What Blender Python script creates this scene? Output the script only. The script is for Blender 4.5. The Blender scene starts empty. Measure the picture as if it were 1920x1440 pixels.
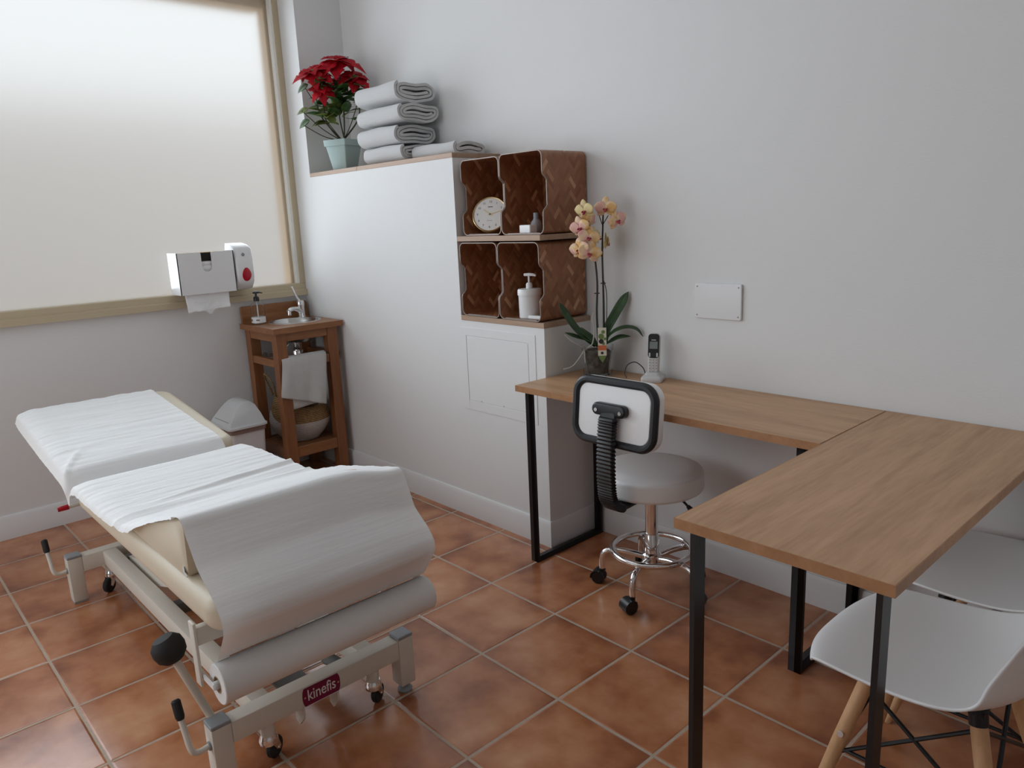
import bpy, bmesh, math, random
from mathutils import Vector, Matrix, Euler, noise
random.seed(7)
PI = math.pi
SC = bpy.context.scene
COL = SC.collection

# ------------------------------------------------------------------ camera
cam_d = bpy.data.cameras.new('camera')
cam_d.sensor_width = 36.0
cam_d.lens = 1407.92 / 1920 * 36.0
cam_d.clip_start = 0.02
cam = bpy.data.objects.new('camera', cam_d)
cam.location = (4.1445, -2.4270, 1.3990)
cam.rotation_euler = (1.3526, 0.0428, 0.8219)
COL.objects.link(cam)
SC.camera = cam

# ------------------------------------------------------------------ world, daylight, exposure
W = bpy.data.worlds.new('overcast_sky')
SC.world = W
W.use_nodes = True
W.node_tree.nodes['Background'].inputs[0].default_value = (0.955, 0.98, 1.0, 1)
W.node_tree.nodes['Background'].inputs[1].default_value = 1.0

def area(name, loc, rot, sx, sy, power, col):
    d = bpy.data.lights.new(name, 'AREA')
    d.shape = 'RECTANGLE'; d.size = sx; d.size_y = sy
    d.energy = power; d.color = col
    o = bpy.data.objects.new(name, d)
    o.location = loc; o.rotation_euler = rot
    COL.objects.link(o)
    return o
# daylight entering through the frosted window (just inside the pane, facing +x)
wd = area('window_daylight', (0.012, -2.185, 1.86), (0, -PI/2, 0), 1.50, 3.63, 43, (0.80, 0.90, 1.0))
wd.data.spread = math.radians(132)
# added soft fill, set in a made-up window in the unseen front wall
area('added_front_fill', (1.30, -4.17, 1.30), (PI/2, 0, 0), 2.2, 1.8, 18, (0.88, 0.94, 1.0))

vs = SC.view_settings
vs.view_transform = 'Standard'
vs.look = 'None'
vs.exposure = 0.0
vs.gamma = 1.0
vs.use_curve_mapping = False

# ------------------------------------------------------------------ materials
def nm(name):
    m = bpy.data.materials.new(name); m.use_nodes = True
    nt = m.node_tree
    return m, nt, nt.nodes['Principled BSDF']

def mat(name, col, rough=0.5, metal=0.0, spec=0.5, trans=0.0, ior=1.45, bump=None, coat=0.0, alpha=1.0, sheen=0.0, var=None, sss=0.0):
    """bump=(scale, strength, detail); var=(scale, amount) mottles the colour"""
    m, nt, b = nm(name)
    b.inputs['Base Color'].default_value = (*col, 1)
    b.inputs['Roughness'].default_value = rough
    b.inputs['Metallic'].default_value = metal
    b.inputs['Specular IOR Level'].default_value = spec
    b.inputs['Transmission Weight'].default_value = trans
    b.inputs['IOR'].default_value = ior
    b.inputs['Coat Weight'].default_value = coat
    b.inputs['Alpha'].default_value = alpha
    b.inputs['Sheen Weight'].default_value = sheen
    N = nt.nodes; L = nt.links
    tc = N.new('ShaderNodeTexCoord')
    if var:
        n = N.new('ShaderNodeTexNoise'); n.inputs['Scale'].default_value = var[0]; n.inputs['Detail'].default_value = 4
        L.new(tc.outputs['Object'], n.inputs['Vector'])
        r = N.new('ShaderNodeValToRGB')
        a = var[1]
        r.color_ramp.elements[0].position = 0.3; r.color_ramp.elements[1].position = 0.7
        r.color_ramp.elements[0].color = (*[c * (1 - a) for c in col], 1)
        r.color_ramp.elements[1].color = (*[min(1, c * (1 + a)) for c in col], 1)
        L.new(n.outputs['Fac'], r.inputs['Fac']); L.new(r.outputs['Color'], b.inputs['Base Color'])
    if bump:
        n = N.new('ShaderNodeTexNoise'); n.inputs['Scale'].default_value = bump[0]
        n.inputs['Detail'].default_value = bump[2] if len(bump) > 2 else 3
        L.new(tc.outputs['Object'], n.inputs['Vector'])
        bp = N.new('ShaderNodeBump'); bp.inputs['Strength'].default_value = bump[1]; bp.inputs['Distance'].default_value = 0.01
        L.new(n.outputs['Fac'], bp.inputs['Height']); L.new(bp.outputs['Normal'], b.inputs['Normal'])
    return m

def wood(name, c1, c2, axis, scale=1.0, rough=0.4, stretch=14.0, contrast=(0.3, 0.7), spec=0.4):
    m, nt, b = nm(name); N = nt.nodes; L = nt.links
    tc = N.new('ShaderNodeTexCoord'); mp = N.new('ShaderNodeMapping')
    s = [26.0 * scale] * 3; s['xyz'.index(axis)] = 26.0 * scale / stretch
    mp.inputs['Scale'].default_value = s
    L.new(tc.outputs['Object'], mp.inputs['Vector'])
    n1 = N.new('ShaderNodeTexNoise'); n1.inputs['Scale'].default_value = 1.0; n1.inputs['Detail'].default_value = 6; n1.inputs['Distortion'].default_value = 0.7
    L.new(mp.outputs['Vector'], n1.inputs['Vector'])
    n2 = N.new('ShaderNodeTexNoise'); n2.inputs['Scale'].default_value = 5.0; n2.inputs['Detail'].default_value = 3
    L.new(mp.outputs['Vector'], n2.inputs['Vector'])
    mx = N.new('ShaderNodeMath'); mx.operation = 'MULTIPLY_ADD'; mx.inputs[1].default_value = 0.35
    L.new(n2.outputs['Fac'], mx.inputs[0])
    md = N.new('ShaderNodeMath'); md.operation = 'MULTIPLY'; md.inputs[1].default_value = 0.65
    L.new(n1.outputs['Fac'], md.inputs[0]); L.new(md.outputs[0], mx.inputs[2])
    r = N.new('ShaderNodeValToRGB')
    r.color_ramp.elements[0].position = contrast[0]; r.color_ramp.elements[1].position = contrast[1]
    r.color_ramp.elements[0].color = (*c1, 1); r.color_ramp.elements[1].color = (*c2, 1)
    L.new(mx.outputs[0], r.inputs['Fac']); L.new(r.outputs['Color'], b.inputs['Base Color'])
    b.inputs['Roughness'].default_value = rough; b.inputs['Specular IOR Level'].default_value = spec
    bp = N.new('ShaderNodeBump'); bp.inputs['Strength'].default_value = 0.05; bp.inputs['Distance'].default_value = 0.005
    L.new(mx.outputs[0], bp.inputs['Height']); L.new(bp.outputs['Normal'], b.inputs['Normal'])
    return m

def tile_material():
    m, nt, b = nm('terracotta_tile'); N = nt.nodes; L = nt.links
    tc = N.new('ShaderNodeTexCoord'); sp = N.new('ShaderNodeSeparateXYZ'); L.new(tc.outputs['Object'], sp.inputs[0])
    def math_(op, a, bb=None, c=None):
        n = N.new('ShaderNodeMath'); n.operation = op
        for i, v in enumerate((a, bb, c)):
            if v is None: continue
            if isinstance(v, (int, float)): n.inputs[i].default_value = v
            else: L.new(v, n.inputs[i])
        return n.outputs[0]
    def cell(out, off, pitch):
        u = math_('DIVIDE', math_('SUBTRACT', out, off), pitch)
        fl = math_('FLOOR', u); fr = math_('SUBTRACT', u, fl)
        d = math_('MULTIPLY', math_('MINIMUM', fr, math_('SUBTRACT', 1.0, fr)), pitch)   # metres from the joint centre
        return fl, d
    fx, dx = cell(sp.outputs[0], 2.4063, 0.3458)
    fy, dy = cell(sp.outputs[1], -0.3365, 0.3462)
    wob = N.new('ShaderNodeTexNoise'); wob.inputs['Scale'].default_value = 30; L.new(tc.outputs['Object'], wob.inputs['Vector'])
    d0 = math_('MINIMUM', dx, dy)
    d = math_('ADD', d0, math_('MULTIPLY', math_('SUBTRACT', wob.outputs['Fac'], 0.5), 0.002))
    gm = N.new('ShaderNodeMapRange'); gm.interpolation_type = 'SMOOTHSTEP'
    gm.inputs['From Min'].default_value = 0.0034; gm.inputs['From Max'].default_value = 0.0052
    L.new(d, gm.inputs['Value'])                      # 0 in the joint, 1 on the tile
    # per tile random tone
    cv = N.new('ShaderNodeCombineXYZ'); L.new(fx, cv.inputs[0]); L.new(fy, cv.inputs[1])
    wn = N.new('ShaderNodeTexWhiteNoise'); wn.noise_dimensions = '3D'; L.new(cv.outputs[0], wn.inputs['Vector'])
    off = N.new('ShaderNodeVectorMath'); off.operation = 'MULTIPLY_ADD'
    L.new(wn.outputs['Color'], off.inputs[0]); off.inputs[1].default_value = (9, 9, 9); L.new(tc.outputs['Object'], off.inputs[2])
    n1 = N.new('ShaderNodeTexNoise'); n1.inputs['Scale'].default_value = 4.5; n1.inputs['Detail'].default_value = 5; n1.inputs['Roughness'].default_value = 0.55
    L.new(off.outputs[0], n1.inputs['Vector'])
    # worn darker edges of each tile, broken up by the noise
    ed = N.new('ShaderNodeMapRange'); ed.interpolation_type = 'SMOOTHSTEP'
    ed.inputs['From Min'].default_value = 0.0; ed.inputs['From Max'].default_value = 0.06
    L.new(d0, ed.inputs['Value'])
    t = math_('ADD', math_('MULTIPLY', n1.outputs['Fac'], 1.0), math_('MULTIPLY', math_('SUBTRACT', ed.outputs[0], 1.0), 0.10))
    t = math_('ADD', t, math_('MULTIPLY', math_('SUBTRACT', wn.outputs['Value'], 0.5), 0.10))
    r = N.new('ShaderNodeValToRGB')
    els = r.color_ramp.elements
    els[0].position = 0.26; els[0].color = (0.255, 0.082, 0.035, 1)
    els[1].position = 0.72; els[1].color = (0.67, 0.360, 0.200, 1)
    e = els.new(0.44); e.color = (0.455, 0.176, 0.078, 1)
    e = els.new(0.56); e.color = (0.550, 0.246, 0.120, 1)
    L.new(t, r.inputs['Fac'])
    n3 = N.new('ShaderNodeTexNoise'); n3.inputs['Scale'].default_value = 60; L.new(tc.outputs['Object'], n3.inputs['Vector'])
    g = N.new('ShaderNodeValToRGB'); g.color_ramp.elements[0].color = (0.40, 0.30, 0.225, 1); g.color_ramp.elements[1].color = (0.60, 0.49, 0.39, 1)
    L.new(n3.outputs['Fac'], g.inputs['Fac'])
    mx = N.new('ShaderNodeMix'); mx.data_type = 'RGBA'
    L.new(gm.outputs[0], mx.inputs['Factor']); L.new(g.outputs['Color'], mx.inputs['A']); L.new(r.outputs['Color'], mx.inputs['B'])
    L.new(mx.outputs['Result'], b.inputs['Base Color'])
    rr = N.new('ShaderNodeMapRange'); rr.inputs['To Min'].default_value = 0.8; rr.inputs['To Max'].default_value = 0.22
    L.new(gm.outputs[0], rr.inputs['Value'])
    ra = math_('ADD', rr.outputs[0], math_('MULTIPLY', math_('SUBTRACT', n1.outputs['Fac'], 0.5), 0.12))
    L.new(ra, b.inputs['Roughness'])
    b.inputs['Specular IOR Level'].default_value = 0.6
    hr = N.new('ShaderNodeMapRange'); hr.interpolation_type = 'SMOOTHSTEP'
    hr.inputs['From Min'].default_value = 0.0025; hr.inputs['From Max'].default_value = 0.010
    L.new(d, hr.inputs['Value'])
    hh = math_('ADD', hr.outputs[0], math_('MULTIPLY', n1.outputs['Fac'], 0.9))
    bp = N.new('ShaderNodeBump'); bp.inputs['Strength'].default_value = 0.5; bp.inputs['Distance'].default_value = 0.003
    L.new(hh, bp.inputs['Height']); L.new(bp.outputs['Normal'], b.inputs['Normal'])
    return m

def bamboo_material():
    """herringbone of thin bamboo strips, turned to the diagonal"""
    m, nt, b = nm('woven_bamboo'); N = nt.nodes; L = nt.links
    tc = N.new('ShaderNodeTexCoord'); sp = N.new('ShaderNodeSeparateXYZ'); L.new(tc.outputs['Object'], sp.inputs[0])
    def ma(op, a, bb=None, c=None):
        n = N.new('ShaderNodeMath'); n.operation = op
        for i, v in enumerate((a, bb, c)):
            if v is None: continue
            if isinstance(v, (int, float)): n.inputs[i].default_value = v
            else: L.new(v, n.inputs[i])
        return n.outputs[0]
    u = ma('ADD', sp.outputs[0], sp.outputs[1]); v = ma('MULTIPLY', sp.outputs[2], 0.8)
    Wd = 0.0150; n_ = 3
    k = 0.70711 / Wd
    p = ma('MULTIPLY', ma('ADD', u, v), k); q = ma('MULTIPLY', ma('SUBTRACT', v, u), k)
    i = ma('FLOOR', p); j = ma('FLOOR', q)
    mm = ma('FLOORED_MODULO', ma('SUBTRACT', i, j), 2.0 * n_)
    hor = ma('LESS_THAN', mm, n_ - 0.5); ver = ma('SUBTRACT', 1.0, hor)
    idx = ma('SUBTRACT', i, ma('MULTIPLY', mm, hor))
    idy = ma('SUBTRACT', j, ma('MULTIPLY', ma('SUBTRACT', 2.0 * n_ - 1, mm), ver))
    cv = N.new('ShaderNodeCombineXYZ'); L.new(idx, cv.inputs[0]); L.new(idy, cv.inputs[1]); L.new(hor, cv.inputs[2])
    wn = N.new('ShaderNodeTexWhiteNoise'); wn.noise_dimensions = '3D'; L.new(cv.outputs[0], wn.inputs['Vector'])
    r = N.new('ShaderNodeValToRGB'); e = r.color_ramp.elements
    e[0].position = 0.0; e[0].color = (0.240, 0.092, 0.040, 1); e[1].position = 1.0; e[1].color = (0.66, 0.38, 0.22, 1)
    x = e.new(0.5); x.color = (0.300, 0.125, 0.056, 1)
    x = e.new(0.86); x.color = (0.375, 0.170, 0.082, 1)
    L.new(wn.outputs['Value'], r.inputs['Fac']); L.new(r.outputs['Color'], b.inputs['Base Color'])
    b.inputs['Roughness'].default_value = 0.40
    # strips are slightly crowned across their width
    fp = ma('SUBTRACT', p, i); fq = ma('SUBTRACT', q, j)
    fw = ma('ADD', ma('MULTIPLY', fq, hor), ma('MULTIPLY', fp, ver))
    hgt = ma('MULTIPLY', ma('MULTIPLY', fw, ma('SUBTRACT', 1.0, fw)), 4.0)
    bp = N.new('ShaderNodeBump'); bp.inputs['Strength'].default_value = 0.35; bp.inputs['Distance'].default_value = 0.0012
    L.new(hgt, bp.inputs['Height']); L.new(bp.outputs['Normal'], b.inputs['Normal'])
    return m

def weave_material(name, c1, c2, freq=95.0):
    m, nt, b = nm(name); N = nt.nodes; L = nt.links
    tc = N.new('ShaderNodeTexCoord'); sp = N.new('ShaderNodeSeparateXYZ'); L.new(tc.outputs['Object'], sp.inputs[0])
    wv = N.new('ShaderNodeTexWave'); wv.bands_direction = 'Z'; wv.inputs['Scale'].default_value = freq / 3.0; wv.inputs['Distortion'].default_value = 1.2; wv.inputs['Detail Scale'].default_value = 3
    L.new(tc.outputs['Object'], wv.inputs['Vector'])
    n = N.new('ShaderNodeTexNoise'); n.inputs['Scale'].default_value = 70; L.new(tc.outputs['Object'], n.inputs['Vector'])
    ad = N.new('ShaderNodeMath'); ad.operation = 'MULTIPLY'; L.new(wv.outputs['Fac'], ad.inputs[0]); L.new(n.outputs['Fac'], ad.inputs[1])
    r = N.new('ShaderNodeValToRGB'); r.color_ramp.elements[0].position = 0.05; r.color_ramp.elements[1].position = 0.5
    r.color_ramp.elements[0].color = (*c1, 1); r.color_ramp.elements[1].color = (*c2, 1)
    L.new(ad.outputs[0], r.inputs['Fac']); L.new(r.outputs['Color'], b.inputs['Base Color'])
    b.inputs['Roughness'].default_value = 0.85
    bp = N.new('ShaderNodeBump'); bp.inputs['Strength'].default_value = 0.9; bp.inputs['Distance'].default_value = 0.006
    L.new(ad.outputs[0], bp.inputs['Height']); L.new(bp.outputs['Normal'], b.inputs['Normal'])
    return m

def petal_material():
    m, nt, b = nm('orchid_petal'); N = nt.nodes; L = nt.links
    tc = N.new('ShaderNodeTexCoord')
    n = N.new('ShaderNodeTexNoise'); n.inputs['Scale'].default_value = 26; n.inputs['Detail'].default_value = 2; L.new(tc.outputs['Object'], n.inputs['Vector'])
    r = N.new('ShaderNodeValToRGB'); r.color_ramp.elements[0].position = 0.36; r.color_ramp.elements[1].position = 0.60
    r.color_ramp.elements[0].color = (0.86, 0.52, 0.20, 1); r.color_ramp.elements[1].color = (0.88, 0.50, 0.43, 1)
    e = r.color_ramp.elements.new(0.47); e.color = (0.93, 0.70, 0.44, 1)
    L.new(n.outputs['Fac'], r.inputs['Fac']); L.new(r.outputs['Color'], b.inputs['Base Color'])
    b.inputs['Roughness'].default_value = 0.55
    return m

def frosted_material():
    m, nt, b = nm('frosted_glass')
    b.inputs['Base Color'].default_value = (0.97, 0.985, 0.98, 1)
    b.inputs['Transmission Weight'].default_value = 1.0
    b.inputs['Roughness'].default_value = 0.42
    b.inputs['IOR'].default_value = 1.30
    b.inputs['Specular IOR Level'].default_value = 0.2
    return m

def paper_material(name):
    """thin creased paper: lets part of the light through"""
    m, nt, b = nm(name); N = nt.nodes; L = nt.links
    b.inputs['Base Color'].default_value = (0.94, 0.94, 0.935, 1); b.inputs['Roughness'].default_value = 0.85; b.inputs['Specular IOR Level'].default_value = 0.2
    tc = N.new('ShaderNodeTexCoord'); mp = N.new('ShaderNodeMapping'); mp.inputs['Scale'].default_value = (75, 6, 75); L.new(tc.outputs['Object'], mp.inputs['Vector'])
    n1 = N.new('ShaderNodeTexNoise'); n1.inputs['Scale'].default_value = 1.0; n1.inputs['Detail'].default_value = 4; L.new(mp.outputs[0], n1.inputs['Vector'])
    bp = N.new('ShaderNodeBump'); bp.inputs['Strength'].default_value = 0.35; bp.inputs['Distance'].default_value = 0.004
    L.new(n1.outputs['Fac'], bp.inputs['Height']); L.new(bp.outputs['Normal'], b.inputs['Normal'])
    t = N.new('ShaderNodeBsdfTranslucent'); t.inputs['Color'].default_value = (0.90, 0.87, 0.83, 1)
    mx = N.new('ShaderNodeMixShader'); mx.inputs['Fac'].default_value = 0.14
    L.new(b.outputs[0], mx.inputs[1]); L.new(t.outputs[0], mx.inputs[2])
    L.new(mx.outputs[0], N['Material Output'].inputs['Surface'])
    return m

M = dict(
    wall=mat('white_wall_paint', (0.80, 0.80, 0.795), 0.75, bump=(140, 0.05, 3), spec=0.25),
    greige=mat('unseen_wall_low_bounce', (0.50, 0.48, 0.46), 0.8, bump=(140, 0.05, 3), spec=0.25),  # unseen walls only, darkened to cut light bounced onto the left wall
    ceil=mat('white_ceiling_paint', (0.84, 0.84, 0.83), 0.9),
    skirt=mat('white_skirting_gloss', (0.80, 0.80, 0.80), 0.32),
    tile=tile_material(),
    frame=mat('beige_aluminium', (0.58, 0.485, 0.33), 0.42),
    bead=mat('pale_glazing_bead', (0.82, 0.80, 0.74), 0.4),
    frost=frosted_material(),
    tan=mat('tan_render', (0.93, 0.76, 0.58), 0.9, bump=(60, 0.3)),
    garden=mat('grey_render', (0.74, 0.70, 0.675), 0.9, bump=(50, 0.3)),
    ground=mat('pale_concrete', (0.55, 0.52, 0.47), 0.9, var=(3, 0.1)),
    oak_x=wood('oak_laminate_lengthwise', (0.40, 0.215, 0.108), (0.62, 0.375, 0.215), 'x', 0.8, 0.42, 11),
    oak_y=wood('oak_laminate_crosswise', (0.40, 0.215, 0.108), (0.62, 0.375, 0.215), 'y', 0.8, 0.42, 11),
    shelf=wood('pale_oak_shelf', (0.36, 0.23, 0.15), (0.48, 0.33, 0.235), 'x', 0.9, 0.5, 10),
    teak_x=wood('teak_x', (0.22, 0.085, 0.030), (0.36, 0.155, 0.060), 'x', 1.2, 0.38, 10),
    teak_y=wood('teak_y', (0.22, 0.085, 0.030), (0.36, 0.155, 0.060), 'y', 1.2, 0.38, 10),
    teak_z=wood('teak_z', (0.20, 0.072, 0.026), (0.33, 0.135, 0.052), 'z', 1.2, 0.38, 10),
    beech=wood('beech_leg', (0.55, 0.30, 0.14), (0.72, 0.44, 0.24), 'z', 1.2, 0.45, 10),
    bamboo=bamboo_material(),
    rim=mat('greige_edge_band', (0.33, 0.27, 0.235), 0.4, 0.3),
    edge=wood('oak_edge_band', (0.35, 0.165, 0.072), (0.47, 0.245, 0.120), 'z', 0.8, 0.45, 1.0),
    black=mat('black_powder_coat', (0.012, 0.012, 0.013), 0.38),
    blackpl=mat('black_plastic', (0.013, 0.013, 0.014), 0.35),
    rubber=mat('black_rubber', (0.02, 0.02, 0.02), 0.7),
    greyrub=mat('grey_plastic_cap', (0.30, 0.32, 0.34), 0.5),
    darkgrey=mat('dark_grey_steel', (0.13, 0.135, 0.13), 0.45, 0.4),
    chrome=mat('chrome', (0.86, 0.86, 0.87), 0.09, 1.0),
    steel=mat('brushed_steel', (0.70, 0.70, 0.70), 0.22, 1.0),
    cream=mat('cream_powder_coat', (0.72, 0.68, 0.60), 0.42),
    vinyl=mat('beige_vinyl', (0.70, 0.61, 0.47), 0.45, bump=(260, 0.06)),
    whvinyl=mat('white_vinyl', (0.93, 0.925, 0.92), 0.33, bump=(200, 0.05)),
    piping=mat('black_vinyl_edge', (0.018, 0.019, 0.022), 0.42),
    paper=paper_material('couch_paper'),
    rollpaper=mat('rolled_paper', (0.80, 0.79, 0.77), 0.85, bump=(60, 0.08, 3), spec=0.2),
    tissue=mat('tissue_paper', (0.86, 0.86, 0.86), 0.9, bump=(60, 0.3), spec=0.2),
    whpl=mat('white_plastic', (0.80, 0.80, 0.80), 0.35),
    shell=mat('white_shell_plastic', (0.87, 0.87, 0.865), 0.40),
    bin=mat('pale_grey_plastic', (0.68, 0.70, 0.71), 0.4),
    bin2=mat('white_bin_plastic', (0.72, 0.72, 0.73), 0.4),
    terry=mat('white_terry', (0.91, 0.91, 0.905), 0.95, bump=(420, 0.9, 2), spec=0.1, sheen=0.4),
    terry2=mat('offwhite_terry', (0.84, 0.835, 0.815), 0.95, bump=(420, 0.9, 2), spec=0.1, sheen=0.4),
    pot=mat('celadon_glaze', (0.40, 0.52, 0.50), 0.35),
    soil=mat('dark_potting_soil', (0.035, 0.024, 0.016), 0.95, bump=(120, 1.0)),
    red=mat('red_bract', (0.42, 0.004, 0.013), 0.6, spec=0.25, var=(30, 0.35)),
    red2=mat('deep_red_bract', (0.26, 0.003, 0.011), 0.6, spec=0.25, var=(30, 0.3)),
    leaf=mat('poinsettia_leaf', (0.045, 0.105, 0.022), 0.45, var=(22, 0.55)),
    leaf2=mat('light_green_leaf', (0.17, 0.22, 0.05), 0.5, var=(22, 0.4)),
    stem=mat('green_brown_stem', (0.05, 0.045, 0.02), 0.6),
    orleaf=mat('orchid_leaf', (0.040, 0.085, 0.032), 0.35, var=(16, 0.4)),
    orstem=mat('dark_orchid_stem', (0.022, 0.026, 0.012), 0.5),
    root=mat('grey_green_root', (0.46, 0.45, 0.40), 0.6),
    petal=petal_material(),
    petal_y=mat('yellow_petal', (0.90, 0.70, 0.36), 0.55, var=(24, 0.2)),
    lip=mat('magenta_lip', (0.42, 0.045, 0.075), 0.45, var=(60, 0.4)),
    clear=mat('clear_plastic', (0.93, 0.95, 0.95), 0.08, trans=1.0, ior=1.15),
    bottle=mat('clear_bottle', (0.96, 0.97, 0.97), 0.05, trans=1.0, ior=1.12),
    bark=mat('bark_medium', (0.135, 0.110, 0.092), 0.9, bump=(70, 1.0), var=(40, 0.6)),
    tag_w=mat('white_card', (0.72, 0.68, 0.58), 0.6),
    tag_o=mat('orange_print', (0.62, 0.16, 0.06), 0.6),
    tag_g=mat('green_print', (0.16, 0.24, 0.08), 0.6),
    tag_k=mat('dark_print', (0.03, 0.03, 0.03), 0.6),
    phone=mat('silver_plastic', (0.60, 0.595, 0.59), 0.35),
    lcd=mat('lcd_grey', (0.20, 0.23, 0.22), 0.25),
    redpl=mat('red_translucent_plastic', (0.45, 0.006, 0.022), 0.2),
    magenta=mat('magenta_enamel', (0.19, 0.006, 0.050), 0.35),
    print_w=mat('white_print', (0.80, 0.78, 0.78), 0.5),
    clockface=mat('clock_dial', (0.82, 0.81, 0.78), 0.5),
    gold=mat('champagne_gold', (0.72, 0.55, 0.28), 0.3, 0.85),
    clockside=wood('clock_case_wood', (0.30, 0.17, 0.08), (0.42, 0.26, 0.13), 'x', 1.0, 0.5),
    numeral=mat('grey_print', (0.16, 0.16, 0.16), 0.6),
    bask_t=weave_material('seagrass_tan', (0.16, 0.085, 0.030), (0.50, 0.31, 0.14), 105),
    bask_w=weave_material('seagrass_white', (0.50, 0.46, 0.44), (0.72, 0.67, 0.65), 105),
    board=mat('brown_card', (0.46, 0.33, 0.20), 0.8),
    liquid=mat('white_soap', (0.78, 0.77, 0.75), 0.4),
    greyliq=mat('grey_frosted_bottle', (0.34, 0.34, 0.36), 0.3),
    liner=mat('brown_bin_liner', (0.26, 0.17, 0.15), 0.5),
)

# ------------------------------------------------------------------ mesh helpers
def BM(): return bmesh.new()

def box(bm, x0, x1, y0, y1, z0, z1, bev=0.0, seg=2):
    r = bmesh.ops.create_cube(bm, size=1.0)
    vs_ = r['verts']
    cx, cy, cz = (x0 + x1) / 2, (y0 + y1) / 2, (z0 + z1) / 2
    for v in vs_:
        v.co = Vector((cx + v.co.x * (x1 - x0), cy + v.co.y * (y1 - y0), cz + v.co.z * (z1 - z0)))
    if bev > 0:
        es = list({e for v in vs_ for e in v.link_edges})
        bmesh.ops.bevel(bm, geom=es, offset=bev, segments=seg, profile=0.5, affect='EDGES')
    return bm

def frames(pts, closed=False):
    pts = [Vector(p) for p in pts]; n = len(pts)
    tang = []
    for i in range(n):
        a = pts[(i - 1) % n] if (closed or i > 0) else pts[i]
        b = pts[(i + 1) % n] if (closed or i < n - 1) else pts[i]
        t = (b - a)
        tang.append(t.normalized() if t.length > 1e-9 else Vector((0, 0, 1)))
    up = Vector((0, 0, 1)) if abs(tang[0].z) < 0.9 else Vector((1, 0, 0))
    nrm = (up - tang[0] * up.dot(tang[0])).normalized()
    out = []
    for i in range(n):
        if i > 0:
            nrm = nrm - tang[i] * nrm.dot(tang[i])
            nrm = nrm.normalized() if nrm.length > 1e-6 else Vector((1, 0, 0))
        out.append((pts[i], tang[i], nrm, tang[i].cross(nrm)))
    return out

def loft(bm, rings, closed_ring=True, closed_path=False, cap0=True, cap1=True):
    vr = [[bm.verts.new(p) for p in ring] for ring in rings]
    n = len(vr[0])
    m_ = len(vr) if closed_path else len(vr) - 1
    for i in range(m_):
        a, b = vr[i], vr[(i + 1) % len(vr)]
        for j in range(n if closed_ring else n - 1):
            k = (j + 1) % n
            try: bm.faces.new((a[j], a[k], b[k], b[j]))
            except ValueError: pass
    if closed_ring and not closed_path:
        if cap0:
            try: bm.faces.new(list(reversed(vr[0])))
            except ValueError: pass
        if cap1:
            try: bm.faces.new(vr[-1])
            except ValueError: pass
    return vr

def tube(bm, pts, r, n=10, closed=False, caps=True, flat=None):
    fr = frames(pts, closed); rings = []
    for i, (p, t, a, b) in enumerate(fr):
        rr = r[i] if isinstance(r, (list, tuple)) else r
        ra, rb = (rr, rr) if flat is None else (rr * flat[0], rr * flat[1])
        rings.append([p + a * (math.cos(2 * PI * k / n) * ra) + b * (math.sin(2 * PI * k / n) * rb) for k in range(n)])
    loft(bm, rings, True, closed, caps, caps)

def cyl(bm, p0, p1, r0, r1=None, n=24):
    r1 = r0 if r1 is None else r1
    tube(bm, [p0, p1], [r0, r1], n)

def bez(pts, n=24):
    """Catmull-Rom through pts"""
    P = [Vector(p) for p in pts]; P = [P[0] * 2 - P[1]] + P + [P[-1] * 2 - P[-2]]
    out = []; m_ = len(P) - 3
    for i in range(m_):
        for k in range(n // m_ + 1):
            t = k / (n // m_ + 1)
            p0, p1, p2, p3 = P[i:i + 4]
            out.append(0.5 * ((2 * p1) + (p2 - p0) * t + (2 * p0 - 5 * p1 + 4 * p2 - p3) * t * t + (3 * p1 - p0 - 3 * p2 + p3) * t ** 3))
    out.append(P[-2].copy())
    return out

def lathe(bm, prof, c=(0, 0, 0), n=40, mtx=None, closed=False):
    rings = []
    for r, z in prof:
        ring = [Vector((max(r, 1e-5) * math.cos(2 * PI * k / n), max(r, 1e-5) * math.sin(2 * PI * k / n), z)) for k in range(n)]
        if mtx is not None: ring = [mtx @ p for p in ring]
        rings.append([p + Vector(c) for p in ring])
    loft(bm, rings, True, closed, prof[0][0] < 1e-4, prof[-1][0] < 1e-4)

def prism(bm, poly, axis, a, b):
    """poly: 2D points in the plane normal to axis; order (y,z) for x, (x,z) for y, (x,y) for z"""
    def pt(u, v, w):
        return Vector((w, u, v)) if axis == 'x' else Vector((u, w, v)) if axis == 'y' else Vector((u, v, w))
    loft(bm, [[pt(u, v, a) for u, v in poly], [pt(u, v, b) for u, v in poly]])

def rrect(hx, hy, r, n=8):
    r = max(min(r, hx - 1e-4, hy - 1e-4), 1e-4); out = []
    for cx, cy, a0 in ((hx - r, hy - r, 0), (-hx + r, hy - r, PI / 2), (-hx + r, -hy + r, PI), (hx - r, -hy + r, 1.5 * PI)):
        for k in range(n + 1):
            a = a0 + PI / 2 * k / n
            out.append((cx + r * math.cos(a), cy + r * math.sin(a)))
    return out

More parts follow.
